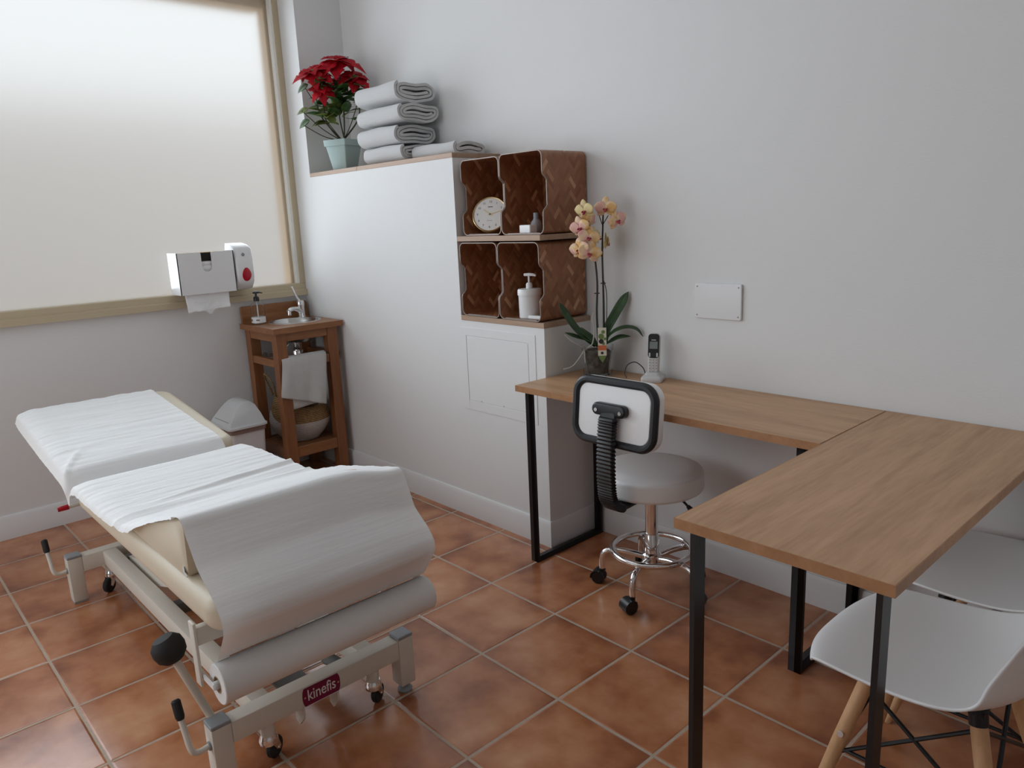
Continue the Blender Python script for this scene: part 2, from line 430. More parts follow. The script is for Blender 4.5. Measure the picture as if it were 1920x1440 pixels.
def slab(bm, hx, hy, rc, t, re, mtx=None, n=8, seg=5, dome=0.0):
    """soft edged slab, z from -t/2 to t/2, corner radius rc in plan and edge radius re"""
    rings = []
    prof = [(re * (1 - math.sin(PI / 2 * k / seg)), -t / 2 + re * (1 - math.cos(PI / 2 * k / seg))) for k in range(seg + 1)]
    prof += [(i, -z) for i, z in reversed(prof)]
    for ins, z in prof:
        rings.append([Vector((x, y, z)) for x, y in rrect(hx - ins, hy - ins, rc - ins, n)])
    if dome:
        ins0 = re
        for q in (0.06, 0.14, 0.26):
            ins = ins0 + q * min(hx, hy); k = 1 - ((1 - (q / 0.26)) ** 2)
            rings.append([Vector((x, y, t / 2 + dome * k)) for x, y in rrect(hx - ins, hy - ins, max(rc - ins, 0.004), n)])
    if mtx is not None: rings = [[mtx @ p for p in r] for r in rings]
    loft(bm, rings)

def sheet(bm, rows):
    loft(bm, rows, closed_ring=False)

def obj(name, bm, m, parent=None, world=True, sharp=35.0, mods=None):
    if parent is not None and world:
        bmesh.ops.translate(bm, verts=bm.verts, vec=-parent.location)
    bmesh.ops.recalc_face_normals(bm, faces=bm.faces)
    for f in bm.faces: f.smooth = True
    lim = math.radians(sharp)
    for e in bm.edges:
        if len(e.link_faces) == 2 and e.calc_face_angle(0) > lim: e.smooth = False
    me = bpy.data.meshes.new(name); bm.to_mesh(me); bm.free()
    if isinstance(m, (list, tuple)):
        for q in m: me.materials.append(q)
    else: me.materials.append(m)
    o = bpy.data.objects.new(name, me); COL.objects.link(o)
    if parent is not None: o.parent = parent
    for kind, kw in (mods or []):
        md = o.modifiers.new(kind.lower(), kind)
        for k, v in kw.items(): setattr(md, k, v)
    return o

def tag(o, label, cat, group=None):
    o['label'] = label; o['category'] = cat
    if group: o['group'] = group
    return o

def thing(name, label, cat, loc, group=None, rz=0.0):
    o = bpy.data.objects.new(name, None); COL.objects.link(o)
    o.empty_display_size = 0.05
    o.location = loc; o.rotation_euler = (0, 0, rz)
    return tag(o, label, cat, group)

def solo(name, bm, m, label, cat, loc, group=None, **kw):
    """a thing that is one mesh, its origin at loc; bm is in world coordinates"""
    bmesh.ops.translate(bm, verts=bm.verts, vec=-Vector(loc))
    o = obj(name, bm, m, None, **kw); o.location = loc
    return tag(o, label, cat, group)

def struct(name, bm, m, parent=None, **kw):
    o = obj(name, bm, m, parent, **kw)
    if parent is None: o['kind'] = 'structure'
    return o

def text_bm(s, size, mtx, ext=0.0006, bold=0.0):
    cu = bpy.data.curves.new('lettering', 'FONT'); cu.body = s; cu.size = size
    cu.align_x = 'CENTER'; cu.align_y = 'CENTER'; cu.extrude = ext; cu.offset = bold
    o = bpy.data.objects.new('lettering', cu); COL.objects.link(o)
    bpy.context.view_layer.update()
    me = bpy.data.meshes.new_from_object(o.evaluated_get(bpy.context.evaluated_depsgraph_get()))
    bm = BM(); bm.from_mesh(me)
    bpy.data.objects.remove(o); bpy.data.curves.remove(cu); bpy.data.meshes.remove(me)
    bmesh.ops.transform(bm, matrix=mtx, verts=bm.verts)
    return bm

def axes(o, x, y, z):
    """matrix whose columns are the axes x, y, z placed at o"""
    m_ = Matrix((Vector(x).normalized(), Vector(y).normalized(), Vector(z).normalized())).transposed().to_4x4()
    m_.translation = Vector(o)
    return m_

# ================================================================== ROOM
XR, YF, H = 5.30, -4.20, 2.95
B = 0.2836                     # depth of the boxed-in block
L1, L2 = 1.471, 2.0022         # block: end of the tall part, end of the low part
ZT, ZS = 1.6665, 0.9523
GY, GZ, GZ1 = -0.328, 1.075, 2.66

bm = BM(); box(bm, 0, XR, YF, 0, -0.06, 0); struct('floor', bm, M['tile'])
bm = BM(); box(bm, -0.25, XR + .1, YF - .1, 0.1, H, H + 0.1); struct('ceiling', bm, M['ceil'])
bm = BM(); box(bm, -0.25, XR + .1, 0, 0.1, -0.06, H); struct('wall_back', bm, M['wall'])
bm = BM(); box(bm, XR, XR + 0.1, YF, 0, -0.06, H); struct('wall_right', bm, M['greige'])
DX0, DX1, DZ1 = 0.15, 2.45, 2.25    # made-up opening in the unseen front wall, added for the fill light
bm = BM(); box(bm, -0.25, DX0, YF - 0.1, YF, -0.06, H); box(bm, DX1, XR + .1, YF - 0.1, YF, -0.06, H); box(bm, DX0, DX1, YF - 0.1, YF, DZ1, H); box(bm, DX0, DX1, YF - 0.1, YF, -0.06, 0.30)
struct('wall_front', bm, M['greige'])
w2 = bpy.data.objects.new('added_fill_window', None); COL.objects.link(w2); w2.location = ((DX0 + DX1) / 2, YF, 0.3); w2['kind'] = 'structure'  # unseen window added to go with the fill lamp
bm = BM()
for x0, x1, z0, z1 in ((DX0, DX0 + .05, 0.30, DZ1), (DX1 - .05, DX1, 0.30, DZ1), (1.275, 1.325, 0.30, DZ1), (DX0, DX1, 0.30, 0.35), (DX0, DX1, DZ1 - .05, DZ1)): box(bm, x0, x1, YF - 0.07, YF - 0.02, z0, z1)
struct('window_frame', bm, M['frame'], w2)
bm = BM(); box(bm, DX0 + .05, DX1 - .05, YF - 0.048, YF - 0.042, 0.35, DZ1 - .05); struct('window_pane', bm, M['frost'], w2)
WY0 = -4.05                    # far (unseen) end of the window
bm = BM()
box(bm, -0.25, 0, YF, 0, -0.06, 1.005)
box(bm, -0.25, 0, YF, 0, GZ1 + 0.04, H)
box(bm, -0.14, 0, -B, 0, 1.005, GZ1 + 0.04)
box(bm, -0.25, 0, YF, WY0, 1.005, GZ1 + 0.04)
struct('wall_left', bm, M['wall'])
# half height block and the pillar that carries on above it beside the window
bm = BM(); box(bm, 0, L1, -B, 0, 0, ZT); box(bm, L1, L2, -B, 0, 0, ZS - 0.0); struct('wall_block', bm, M['wall'])
bm = BM(); box(bm, 0, 0.1953, -B, 0, ZT, H); struct('wall_pillar', bm, M['wall'])

# skirting boards
def skirt_poly(s=1):
    return [(0, 0), (0.013 * s, 0), (0.013 * s, 0.100), (0.006 * s, 0.1144), (0, 0.1144)]
bm = BM(); prism(bm, [(x, z) for x, z in skirt_poly()], 'y', YF, -B - 0.013); struct('baseboard_left', bm, M['skirt'])
bm = BM(); prism(bm, [(y, z) for y, z in skirt_poly(-1)], 'x', L2 + 0.013, XR); struct('baseboard_back', bm, M['skirt'])
bm = BM()
path = [(0.013, -B, 0, -1), (L2, -B, 1, -1), (L2, 0, 1, 0)]
rings = []
for px, py, ox, oy in path:
    rings.append([Vector((px + ox * d, py + oy * d, z)) for d, z in skirt_poly()])
loft(bm, rings); struct('baseboard_block', bm, M['skirt'])

# window: frame, glazing bead, frosted pane; tan reveal outside
win = bpy.data.objects.new('window_1', None); COL.objects.link(win); win.location = (0, -1.8, 1.005); win['kind'] = 'structure'
bm = BM()
# bottom rail with a projecting step
prism(bm, [(-0.06, 1.005), (0.034, 1.005), (0.034, 1.036), (0.022, 1.040), (0.016, 1.041), (0.016, 1.071), (0.012, GZ), (-0.06, GZ)], 'y', WY0, -B - 0.001)
prism(bm, [(-0.06, GZ1), (0.016, GZ1), (0.016, GZ1 + 0.04), (-0.06, GZ1 + 0.04)], 'y', WY0, -B - 0.001)
prism(bm, [(-0.06, -0.317), (0.016, -0.317), (0.016, -B - 0.001), (-0.06, -B - 0.001)], 'z', GZ, GZ1)
prism(bm, [(-0.06, WY0), (0.016, WY0), (0.016, WY0 + 0.045), (-0.06, WY0 + 0.045)], 'z', GZ, GZ1)
struct('window_frame', bm, M['frame'], win)
bm = BM(); prism(bm, [(-0.035, GY), (0.004, GY), (0.010, -0.317), (-0.035, -0.317)], 'z', GZ, GZ1)
struct('glazing_bead', bm, M['bead'], win)
bm = BM(); box(bm, -0.033, -0.027, WY0 + 0.045, GY + 0.002, GZ, GZ1); struct('window_pane', bm, M['frost'], win)
bm = BM()
box(bm, -0.14, -0.062, -0.335, -B - 0.0, 1.005, GZ1 + 0.04)
box(bm, -0.20, -0.062, WY0, -0.335, 2.585, GZ1 + 0.04)
box(bm, -0.30, -0.062, WY0, -0.335, 1.005, 1.04)
struct('window_reveal', bm, M['tan'], win)
bm = BM(); box(bm, -4.2, -4.0, -9, 4, -0.3, 2.62); struct('wall_outside', bm, M['garden'])
bm = BM(); box(bm, -4.0, -0.25, -9, 4, -0.36, -0.30); struct('floor_outside', bm, M['ground'])


# access panel in the block's front face
ap = thing('access_panel', 'white painted access panel flush in the low white block beside the desk', 'panel', (1.70, -B, 0.58))
bm = BM(); y0, y1 = -B - 0.0022, -B - 0.0002
a0, a1, c0, c1 = 1.502, 1.904, 0.581, 0.881
for r_ in ((a0 - .045, a1 + .045, c1 + 0.003, c1 + .04), (a0 - .045, a0 - 0.003, c0 - .045, c1 + 0.003), (a1 + 0.003, a1 + .045, c0 - .045, c1 + 0.003), (a0 - 0.003, a1 + 0.003, c0 - .045, c0 - 0.003)):
    box(bm, r_[0], r_[1], y0, y1, r_[2], r_[3], 0.0006, 1)
obj('panel_surround', bm, M['wall'], ap)
bm = BM(); box(bm, a0, a1, y0 + 0.0004, y1, c0, c1, 0.0008, 1); obj('panel_door', bm, M['wall'], ap)
for px in (a0 + 0.085, a0 + .235):
    bm = BM(); cyl(bm, (px, y0 - 0.0006, c0 + 0.004), (px, y0 + 0.002, c0 + 0.004), 0.0022, n=8); obj('screw', bm, M['numeral'], ap)

# ------------------------------------------------------------------ shelves on the block
def board(label, x0, x1, y0, y1, z0, z1, m):
    bm = BM(); box(bm, x0, x1, y0, y1, z0, z1, 0.0012, 1)
    return solo('shelf_board', bm, m, label, 'shelf', ((x0 + x1) / 2, (y0 + y1) / 2, z0))
board('short piece of oak board under the red flowers at the window end of the ledge', 0.197, 0.6875, -B - 0.002, -0.002, ZT, ZT + 0.021, M['shelf'])
board('long piece of oak board under the white towels on top of the block', 0.689, L1 + 0.002, -B - 0.002, -0.002, ZT, ZT + 0.021, M['shelf'])
board('oak shelf board between the upper and lower woven boxes', L1 + 0.002, 1.997, -B - 0.001, -0.002, 1.3045, 1.327, M['shelf'])
board('oak shelf board under the lower woven boxes on the low block', L1 + 0.002, L2 + 0.002, -B - 0.003, -0.002, ZS + 0.0005, ZS + 0.0225, M['shelf'])

# ------------------------------------------------------------------ woven bamboo boxes lying on their sides
def bamboo_box(label, x0, x1, z0, z1, yf, yb):
    t = thing('woven_box', label, 'storage box', ((x0 + x1) / 2, (yf + yb) / 2, z0), 'woven bamboo boxes on the shelves')
    hx, hz = (x1 - x0) / 2, (z1 - z0) / 2
    cx, cz = (x0 + x1) / 2, (z0 + z1) / 2
    th = 0.0035
    def loop(ins):
        out = []
        base = rrect(hx - ins, hz - ins, 0.026 - ins, 6)
        P = []
        for i, p in enumerate(base):
            P.append(p); q = base[(i + 1) % len(base)]
            d = math.hypot(q[0] - p[0], q[1] - p[1])
            if d > 0.05:
                k = 28
                for j in range(1, k): P.append((p[0] + (q[0] - p[0]) * j / k, p[1] + (q[1] - p[1]) * j / k))
        for u, v in P:
            out.append((u, v))
        return out
    def front(u, v):
        """the side walls have a shallow hand notch in the middle of their front edge"""
        if abs(u) < hx - 0.006: return yf
        a = abs(v) / hz
        s = 1 - min(1, max(0, (a - 0.30) / 0.16)); s = s * s * (3 - 2 * s)
        return yf + 0.024 * s
    bm = BM()
    o_, i_ = loop(0), loop(th)
    ro = [Vector((cx + u, front(u, v), cz + v)) for u, v in o_]
    rb = [Vector((cx + u, yb, cz + v)) for u, v in o_]
    ri = [Vector((cx + u, front(u * 1.02, v), cz + v)) for u, v in i_]
    rk = [Vector((cx + u, yb, cz + v)) for u, v in i_]
    loft(bm, [rb, ro, ri, rk], True, True)
    obj('shell', bm, M['bamboo'], t, sharp=60)
    bm = BM(); prism(bm, [(cx + u, cz + v) for u, v in i_], 'y', yb - 0.004, yb); obj('back_panel', bm, M['bamboo'], t)
    bm = BM(); mid = loop(th / 2)
    tube(bm, [Vector((cx + u, front(u * 1.01, v) - 0.0008, cz + v)) for u, v in mid], 0.0026, 6, closed=True)
    obj('rim', bm, M['rim'], t)
    bm = BM(); box(bm, x0 + 0.03, x1 - 0.03, yf + 0.004, yf + 0.012, z0 + th, z0 + th + 0.003); obj('base_strip', bm, M['rim'], t)
    return t
bamboo_box('upper woven bamboo box holding the round clock', 1.498, 1.7475, 1.3285, 1.650, -0.262, -0.008)
bamboo_box('upper woven bamboo box with small white gadgets, topmost at the right', 1.7505, 2.0005, 1.3285, 1.654, -0.262, -0.008)
bamboo_box('empty lower woven bamboo box below the clock', 1.489, 1.7375, 0.9765, 1.299, -B - 0.001, -0.012)
bamboo_box('lower woven bamboo box holding the white pump jar', 1.7405, 1.989, 0.9765, 1.299, -B - 0.001, -0.012)

# ------------------------------------------------------------------ clock
ck = thing('table_clock', 'round white dial clock with gold rim leaning in upper left woven box', 'clock', (1.600, -0.185, 1.3325))
n_ = Vector((0.52, -0.80, 0.36)).normalized()
xr = Vector((0, 0, 1)).cross(n_).normalized(); up = n_.cross(xr)
ctr = Vector((1.602, -0.194, 1.4165))
MC = axes(ctr, xr, up, n_)
RC = 0.079
bm = BM(); lathe(bm, [(0.0, -0.038), (RC - 0.010, -0.038), (RC - 0.003, -0.033), (RC, -0.002), (RC - 0.001, 0.0)], n=48, mtx=MC); obj('case', bm, M['clockside'], ck)
bm = BM(); lathe(bm, [(RC, -0.002), (RC + 0.001, 0.003), (RC - 0.002, 0.006), (RC - 0.005, 0.004), (RC - 0.005, 0.0)], n=48, mtx=MC, closed=False); obj('rim', bm, M['gold'], ck)
bm = BM(); lathe(bm, [(0, 0.0016), (RC - 0.0045, 0.0016), (RC - 0.0045, 0.0002), (0, 0.0002)], n=48, mtx=MC); dial = obj('dial', bm, M['clockface'], ck)
for k in range(1, 13):
    a = PI / 2 - k * PI / 6
    bm = text_bm(str(k), 0.0135, Matrix.Translation(-ck.location) @ MC @ Matrix.Translation((math.cos(a) * 0.0575, math.sin(a) * 0.0575, 0.0022)), 0.0002)
    obj('numeral', bm, M['numeral'], dial, world=False)
bm = BM(); box(bm, -0.011, 0.011, 0.032, 0.0355, 0.0018, 0.0024); bmesh.ops.transform(bm, matrix=MC, verts=bm.verts); obj('maker_mark', bm, M['numeral'], ck)
bm = BM(); box(bm, -0.012, 0.012, -0.029, -0.0275, 0.0018, 0.0022); bmesh.ops.transform(bm, matrix=MC, verts=bm.verts); obj('dial_line', bm, M['rim'], ck)
def hand(nm_, deg, ln, w):
    a = math.radians(90 - deg); bm = BM()
    d = Vector((math.cos(a), math.sin(a), 0)); s = Vector((-d.y, d.x, 0))
    pts = [d * -0.010 + s * w, d * ln + s * w * .6, d * ln - s * w * .6, d * -0.010 - s * w]
    loft(bm, [[MC @ (p + Vector((0, 0, z))) for p in pts] for z in (0.0030, 0.0037)])
    obj(nm_, bm, M['gold'], ck)
hand('hour_hand', 306, 0.036, 0.0022); hand('minute_hand', 73, 0.056, 0.0016)
bm = BM(); lathe(bm, [(0, 0.0018), (0.0042, 0.0018), (0.0042, 0.0048), (0, 0.0048)], n=16, mtx=MC); obj('centre_cap', bm, M['numeral'], ck)

# small white box and grey flask in the upper right woven box
bm = BM(); slab(bm, 0.036, 0.020, 0.005, 0.034, 0.004, Matrix.Translation((1.868, -0.222, 1.3325 + 0.0175)) @ Matrix.Rotation(-0.1, 4, 'Z'))
solo('white_case', bm, M['whpl'], 'small white plastic case lying in the upper right woven box', 'case', (1.868, -0.222, 1.3325))
gl = thing('grey_flask', 'small grey flask standing behind the white case in the upper woven box', 'bottle', (1.858, -0.165, 1.3325))
bm = BM(); lathe(bm, [(0, 0), (0.022, 0), (0.024, 0.004), (0.024, 0.034), (0.020, 0.046), (0.012, 0.055), (0.012, 0.058), (0, 0.058)], (1.858, -0.165, 1.3325), 24); obj('body', bm, M['greyliq'], gl)
bm = BM(); lathe(bm, [(0, 0.058), (0.011, 0.058), (0.011, 0.082), (0, 0.082)], (1.858, -0.165, 1.3325), 20); obj('cap', bm, M['greyrub'], gl)

# white pump jar and white stick in the lower right woven box
jc = (1.855, -0.216, 0.9803)
pj = thing('pump_jar', 'white plastic jar with pump top in lower right woven box', 'dispenser', jc)
bm = BM(); lathe(bm, [(0, 0), (0.043, 0), (0.046, 0.003), (0.0475, 0.10), (0.0475, 0.104), (0, 0.104)], jc); obj('jar', bm, M['whpl'], pj)
bm = BM(); lathe(bm, [(0.0475, 0.097), (0.0508, 0.097), (0.0508, 0.117), (0.048, 0.1225), (0.02, 0.1245), (0, 0.1245)], jc); obj('lid', bm, M['whpl'], pj)
bm = BM(); lathe(bm, [(0, 0.124), (0.014, 0.124), (0.014, 0.140), (0.011, 0.147), (0.0045, 0.150), (0.0045, 0.178), (0, 0.178)], jc, 24)
tube(bm, [Vector(jc) + Vector(p) for p in ((-0.020, -0.008, 0.181), (0, 0, 0.182), (0.020, 0.008, 0.181), (0.030, 0.012, 0.177))], [0.006, 0.007, 0.006, 0.004], 10)
obj('pump', bm, M['whpl'], pj)
bm = BM(); slab(bm, 0.043, 0.011, 0.006, 0.016, 0.005, Matrix.Translation((1.930, -0.249, 0.9806 + 0.0083)) @ Matrix.Rotation(0.10, 4, 'Z'))
st = solo('white_stick', bm, M['whpl'], 'slim white plastic stick lying beside the pump jar', 'device', (1.930, -0.249, 0.9806))

# ------------------------------------------------------------------ desks
def steel_frame(t, p0, p1, wdir, w, th, ztop):
    """closed flat-bar frame standing between the floor points p0 and p1; wdir = direction of the bar's width"""
    p0, p1 = Vector(p0), Vector(p1); d = (p1 - p0).normalized(); wd = Vector(wdir)
    bm = BM()
    outer = [(p0, 0.0), (p1, 0.0), (p1, ztop), (p0, ztop)]
    inner = [(p0 + d * th, th), (p1 - d * th, th), (p1 - d * th, ztop - th), (p0 + d * th, ztop - th)]
    for (a, b) in ((0, 1), (1, 2), (2, 3), (3, 0)):
        quad = [outer[a], outer[b], inner[b], inner[a]]
        loft(bm, [[q + wd * s * w / 2 + Vector((0, 0, z)) for q, z in quad] for s in (-1, 1)])
    bmesh.ops.remove_doubles(bm, verts=bm.verts, dist=1e-5)
    obj('leg_frame', bm, M['black'], t, sharp=20)

YA, X1, YB, WB = -0.4612, 3.245, -1.1511, 0.461
da = thing('wall_desk', 'oak topped desk along the wall between white block and second desk', 'desk', (2.62, -0.23, 0))
bm = BM(); box(bm, L2 + 0.004, X1 - 0.0015, YA + 0.0012, -0.004, 0.7255, 0.75, 0.0010, 1); obj('desktop', bm, M['oak_x'], da)
bm = BM(); box(bm, L2 + 0.004, X1 - 0.0015, YA, YA + 0.0012, 0.7257, 0.7497); obj('edge_band', bm, M['edge'], da)
steel_frame(da, (2.052, -0.433, 0), (2.052, -0.022, 0), (1, 0, 0), 0.038, 0.012, 0.7255)
steel_frame(da, (3.184, -0.433, 0), (3.184, -0.022, 0), (1, 0, 0), 0.040, 0.012, 0.7255)
db = thing('side_desk', 'oak topped desk jutting from the wall towards the viewer, white chairs at its side', 'desk', (3.475, -0.58, 0))
bm = BM(); box(bm, X1 + 0.0027, X1 + WB - 0.0012, YB + 0.0012, -0.004, 0.7255, 0.75, 0.0010, 1); obj('desktop', bm, M['oak_y'], db)
for e_ in ((X1 + 0.0015, X1 + WB, YB, YB + 0.0012), (X1 + 0.0015, X1 + 0.0027, YB + 0.0012, -0.004), (X1 + WB - 0.0012, X1 + WB, YB + 0.0012, -0.004)):
    bm = BM(); box(bm, *e_, 0.7257, 0.7497); obj('edge_band', bm, M['edge'], db)
def post_frame(t, x0, x1, y, th_y, wx, ztop):
    bm = BM()
    box(bm, x0, x0 + wx, y - th_y / 2, y + th_y / 2, 0, ztop); box(bm, x1 - wx, x1, y - th_y / 2, y + th_y / 2, 0, ztop)
    box(bm, x0 + wx, x1 - wx, y - th_y / 2, y + th_y / 2, 0, 0.012); box(bm, x0 + wx, x1 - wx, y + th_y / 2 - 0.014, y + th_y / 2 - 0.004, ztop - 0.004, ztop)
    obj('leg_frame', bm, M['black'], t)
post_frame(db, 3.284, 3.684, -1.124, 0.040, 0.012, 0.7255)
post_frame(db, 3.284, 3.684, -0.050, 0.040, 0.012, 0.7255)

# white blank cover plate on the wall
wp = thing('cover_plate', 'white rectangular blank cover plate screwed to the wall above the desk', 'wall plate', (2.630, -0.006, 1.066))
bm = BM(); slab(bm, 0.098, 0.0655, 0.008, 0.008, 0.003, axes((2.630, -0.0055, 1.066), (1, 0, 0), (0, 0, 1), (0, -1, 0))); obj('plate', bm, M['whpl'], wp)
for sx in (-1, 1):
    for sz in (-1, 1):
        bm = BM(); cyl(bm, (2.630 + sx * 0.086, -0.0085, 1.066 + sz * 0.053), (2.630 + sx * 0.086, -0.0105, 1.066 + sz * 0.053), 0.003, n=10); obj('screw', bm, M['rim'], wp)

# ------------------------------------------------------------------ rolling stool
SX, SY = 2.548, -0.298
stl = thing('rolling_stool', 'white round stool with black edged backrest and chrome star base', 'stool', (SX, SY, 0))
bm = BM(); slab(bm, 0.192, 0.192, 0.192, 0.076, 0.016, Matrix.Translation((SX - 0.004, SY, 0.4465)), n=14, dome=0.010); obj('seat', bm, M['whvinyl'], stl)
bm = BM(); cyl(bm, (SX, SY, 0.39), (SX, SY, 0.406), 0.075, n=28); box(bm, SX - .07, SX + .07, SY - .07, SY + .07, 0.3965, 0.4065, 0.004); obj('seat_plate', bm, M['blackpl'], stl)
bm = BM(); lathe(bm, [(0.024, 0.165), (0.024, 0.378), (0.0265, 0.379), (0.0265, 0.392), (0, 0.392)], (SX, SY, 0), 28)
lathe(bm, [(0, 0.10), (0.027, 0.10), (0.027, 0.22), (0.0245, 0.224), (0.0245, 0.23)], (SX, SY, 0), 28); obj('column', bm, M['chrome'], stl)
bm = BM(); lathe(bm, [(0.0242, 0.374), (0.0285, 0.374), (0.0285, 0.394), (0.0242, 0.394)], (SX, SY, 0), 28); obj('column_collar', bm, M['blackpl'], stl)
bm = BM(); lathe(bm, [(0.024, 0.095), (0.036, 0.098), (0.036, 0.145), (0.030, 0.152), (0.024, 0.154)], (SX, SY, 0), 28); obj('hub', bm, M['chrome'], stl)
bm = BM(); zr = 0.163; rr = 0.147
tube(bm, [(SX + rr * math.cos(2 * PI * k / 56), SY + rr * math.sin(2 * PI * k / 56), zr) for k in range(56)], 0.0115, 12, closed=True)
obj('foot_ring', bm, M['chrome'], stl)
for k in range(5):
    a = math.radians((207, 286, 358, 68, 140)[k]); d = Vector((math.cos(a), math.sin(a), 0)); c = Vector((SX, SY, 0))
    bm = BM()
    pts = bez([c + d * 0.025 + Vector((0, 0, 0.130)), c + d * 0.09 + Vector((0, 0, 0.141)), c + d * 0.150 + Vector((0, 0, 0.141)), c + d * 0.182 + Vector((0, 0, 0.128)), c + d * 0.192 + Vector((0, 0, 0.10)), c + d * 0.192 + Vector((0, 0, 0.062))], 30)
    tube(bm, pts, 0.0115, 12); leg = obj('base_leg', bm, M['chrome'], stl)
    # twin wheel caster, trailing in its own direction
    ca = math.radians((200, 250, 20, 330, 110)[k]); cd = Vector((math.cos(ca), math.sin(ca), 0)); cn = Vector((-cd.y, cd.x, 0))
    q = c + d * 0.192; w = q + cd * 0.014 + Vector((0, 0, 0.0265))
    bm = BM()
    for s in (-1, 1):
        mx_ = axes(w + cn * s * 0.0125, cd, Vector((0, 0, 1)), cn)
        lathe(bm, [(0, -0.009), (0.022, -0.009), (0.0262, -0.006), (0.0262, 0.006), (0.022, 0.009), (0, 0.009)], n=24, mtx=mx_)
    o = obj('wheel', bm, M['blackpl'], stl)
    bm = BM()
    mx_ = axes(w, cd, Vector((0, 0, 1)), cn)
    arc = [(0.0285 * math.cos(t_), 0.0285 * math.sin(t_)) for t_ in [math.radians(-10 + 150 * j / 12) for j in range(13)]]
    loft(bm, [[mx_ @ Vector((x, y, z)) for x, y in arc] + [mx_ @ Vector((x * .86, y * .86, z)) for x, y in reversed(arc)] for z in (-0.024, 0.024)])
    cyl(bm, q + Vector((0, 0, 0.045)), q + Vector((0, 0, 0.068)), 0.010, n=14)
    obj('caster_hood', bm, M['blackpl'], stl)
# backrest: white panel, black edge, black bracket and ribbed upright
BC = Vector((2.568, -0.520, 0.741)); bt = math.radians(6)
ny = Vector((0.03, -math.cos(bt), math.sin(bt))).normalized(); bx = Vector((1, 0.02, 0)); bx = (bx - ny * bx.dot(ny)).normalized(); bz = ny.cross(bx)
if bz.z < 0: bz = -bz
MB = axes(BC, bx, bz, ny)
bm = BM(); slab(bm, 0.174, 0.115, 0.055, 0.044, 0.014, MB @ Matrix.Translation((0, 0, -0.012))); obj('backrest', bm, M['whvinyl'], stl)
bm = BM(); slab(bm, 0.150, 0.092, 0.040, 0.010, 0.004, MB @ Matrix.Translation((0, 0, 0.012))); obj('backrest_rear_cover', bm, M['whvinyl'], stl)
bm = BM(); tube(bm, [MB @ Vector((x, y, 0.012)) for x, y in rrect(0.163, 0.104, 0.05, 8)], 0.0145, 10, closed=True); obj('backrest_edging', bm, M['piping'], stl)
bm = BM(); slab(bm, 0.070, 0.0215, 0.0205, 0.030, 0.008, MB @ Matrix.Translation((-0.004, 0.012, 0.028)))
bk = obj('bracket', bm, M['blackpl'], stl)
for s in (-1, 1):
    bm = BM(); p = MB @ Vector((-0.004 + s * 0.050, 0.008, 0.0435)); cyl(bm, p - ny * 0.002, p + ny * 0.0015, 0.0065, n=14); obj('bolt', bm, M['chrome'], stl)
path = bez([MB @ Vector((-0.004, 0.010, 0.036)), MB @ Vector((-0.004, -0.05, 0.040)), (2.567, -0.575, 0.60), (2.566, -0.573, 0.50), (2.566, -0.560, 0.435), (2.564, -0.515, 0.4015), (2.560, -0.44, 0.3985), (2.553, -0.34, 0.3985)], 100)
bm = BM()
fr = frames(path); rings = []
for i, (p, t_, a, b) in enumerate(fr):
    s = i / (len(fr) - 1)
    rib = 1.0 + (0.10 if (i % 2) else -0.05) * (1 if 0.08 < s < 0.72 else 0)
    wv = Vector((1, 0.02, 0)); nv = t_.cross(wv).normalized()
    wx, wt = 0.0315 * rib * (1.0 if s < 0.75 else 0.9), (0.0135 if 0.06 < s < 0.74 else 0.0065) * rib
    rings.append([p + wv * (u * wx) + nv * (v * wt) for u, v in rrect(1.0, 1.0, 0.3, 2)])
loft(bm, rings); obj('upright', bm, M['blackpl'], stl, sharp=20)
bm = BM(); tube(bm, bez([(SX + 0.03, SY + 0.0, 0.398), (SX + 0.115, SY + 0.006, 0.392), (SX + 0.160, SY + 0.012, 0.362)], 10), 0.0045, 8)
lv = obj('height_lever', bm, M['blackpl'], stl)
bm = BM(); tube(bm, [(SX + 0.150, SY + 0.011, 0.370), (SX + 0.163, SY + 0.012, 0.358), (SX + 0.205, SY + 0.016, 0.335), (SX + 0.212, SY + 0.017, 0.331)], [0.007, 0.0105, 0.011, 0.006], 10); obj('lever_grip', bm, M['blackpl'], stl)

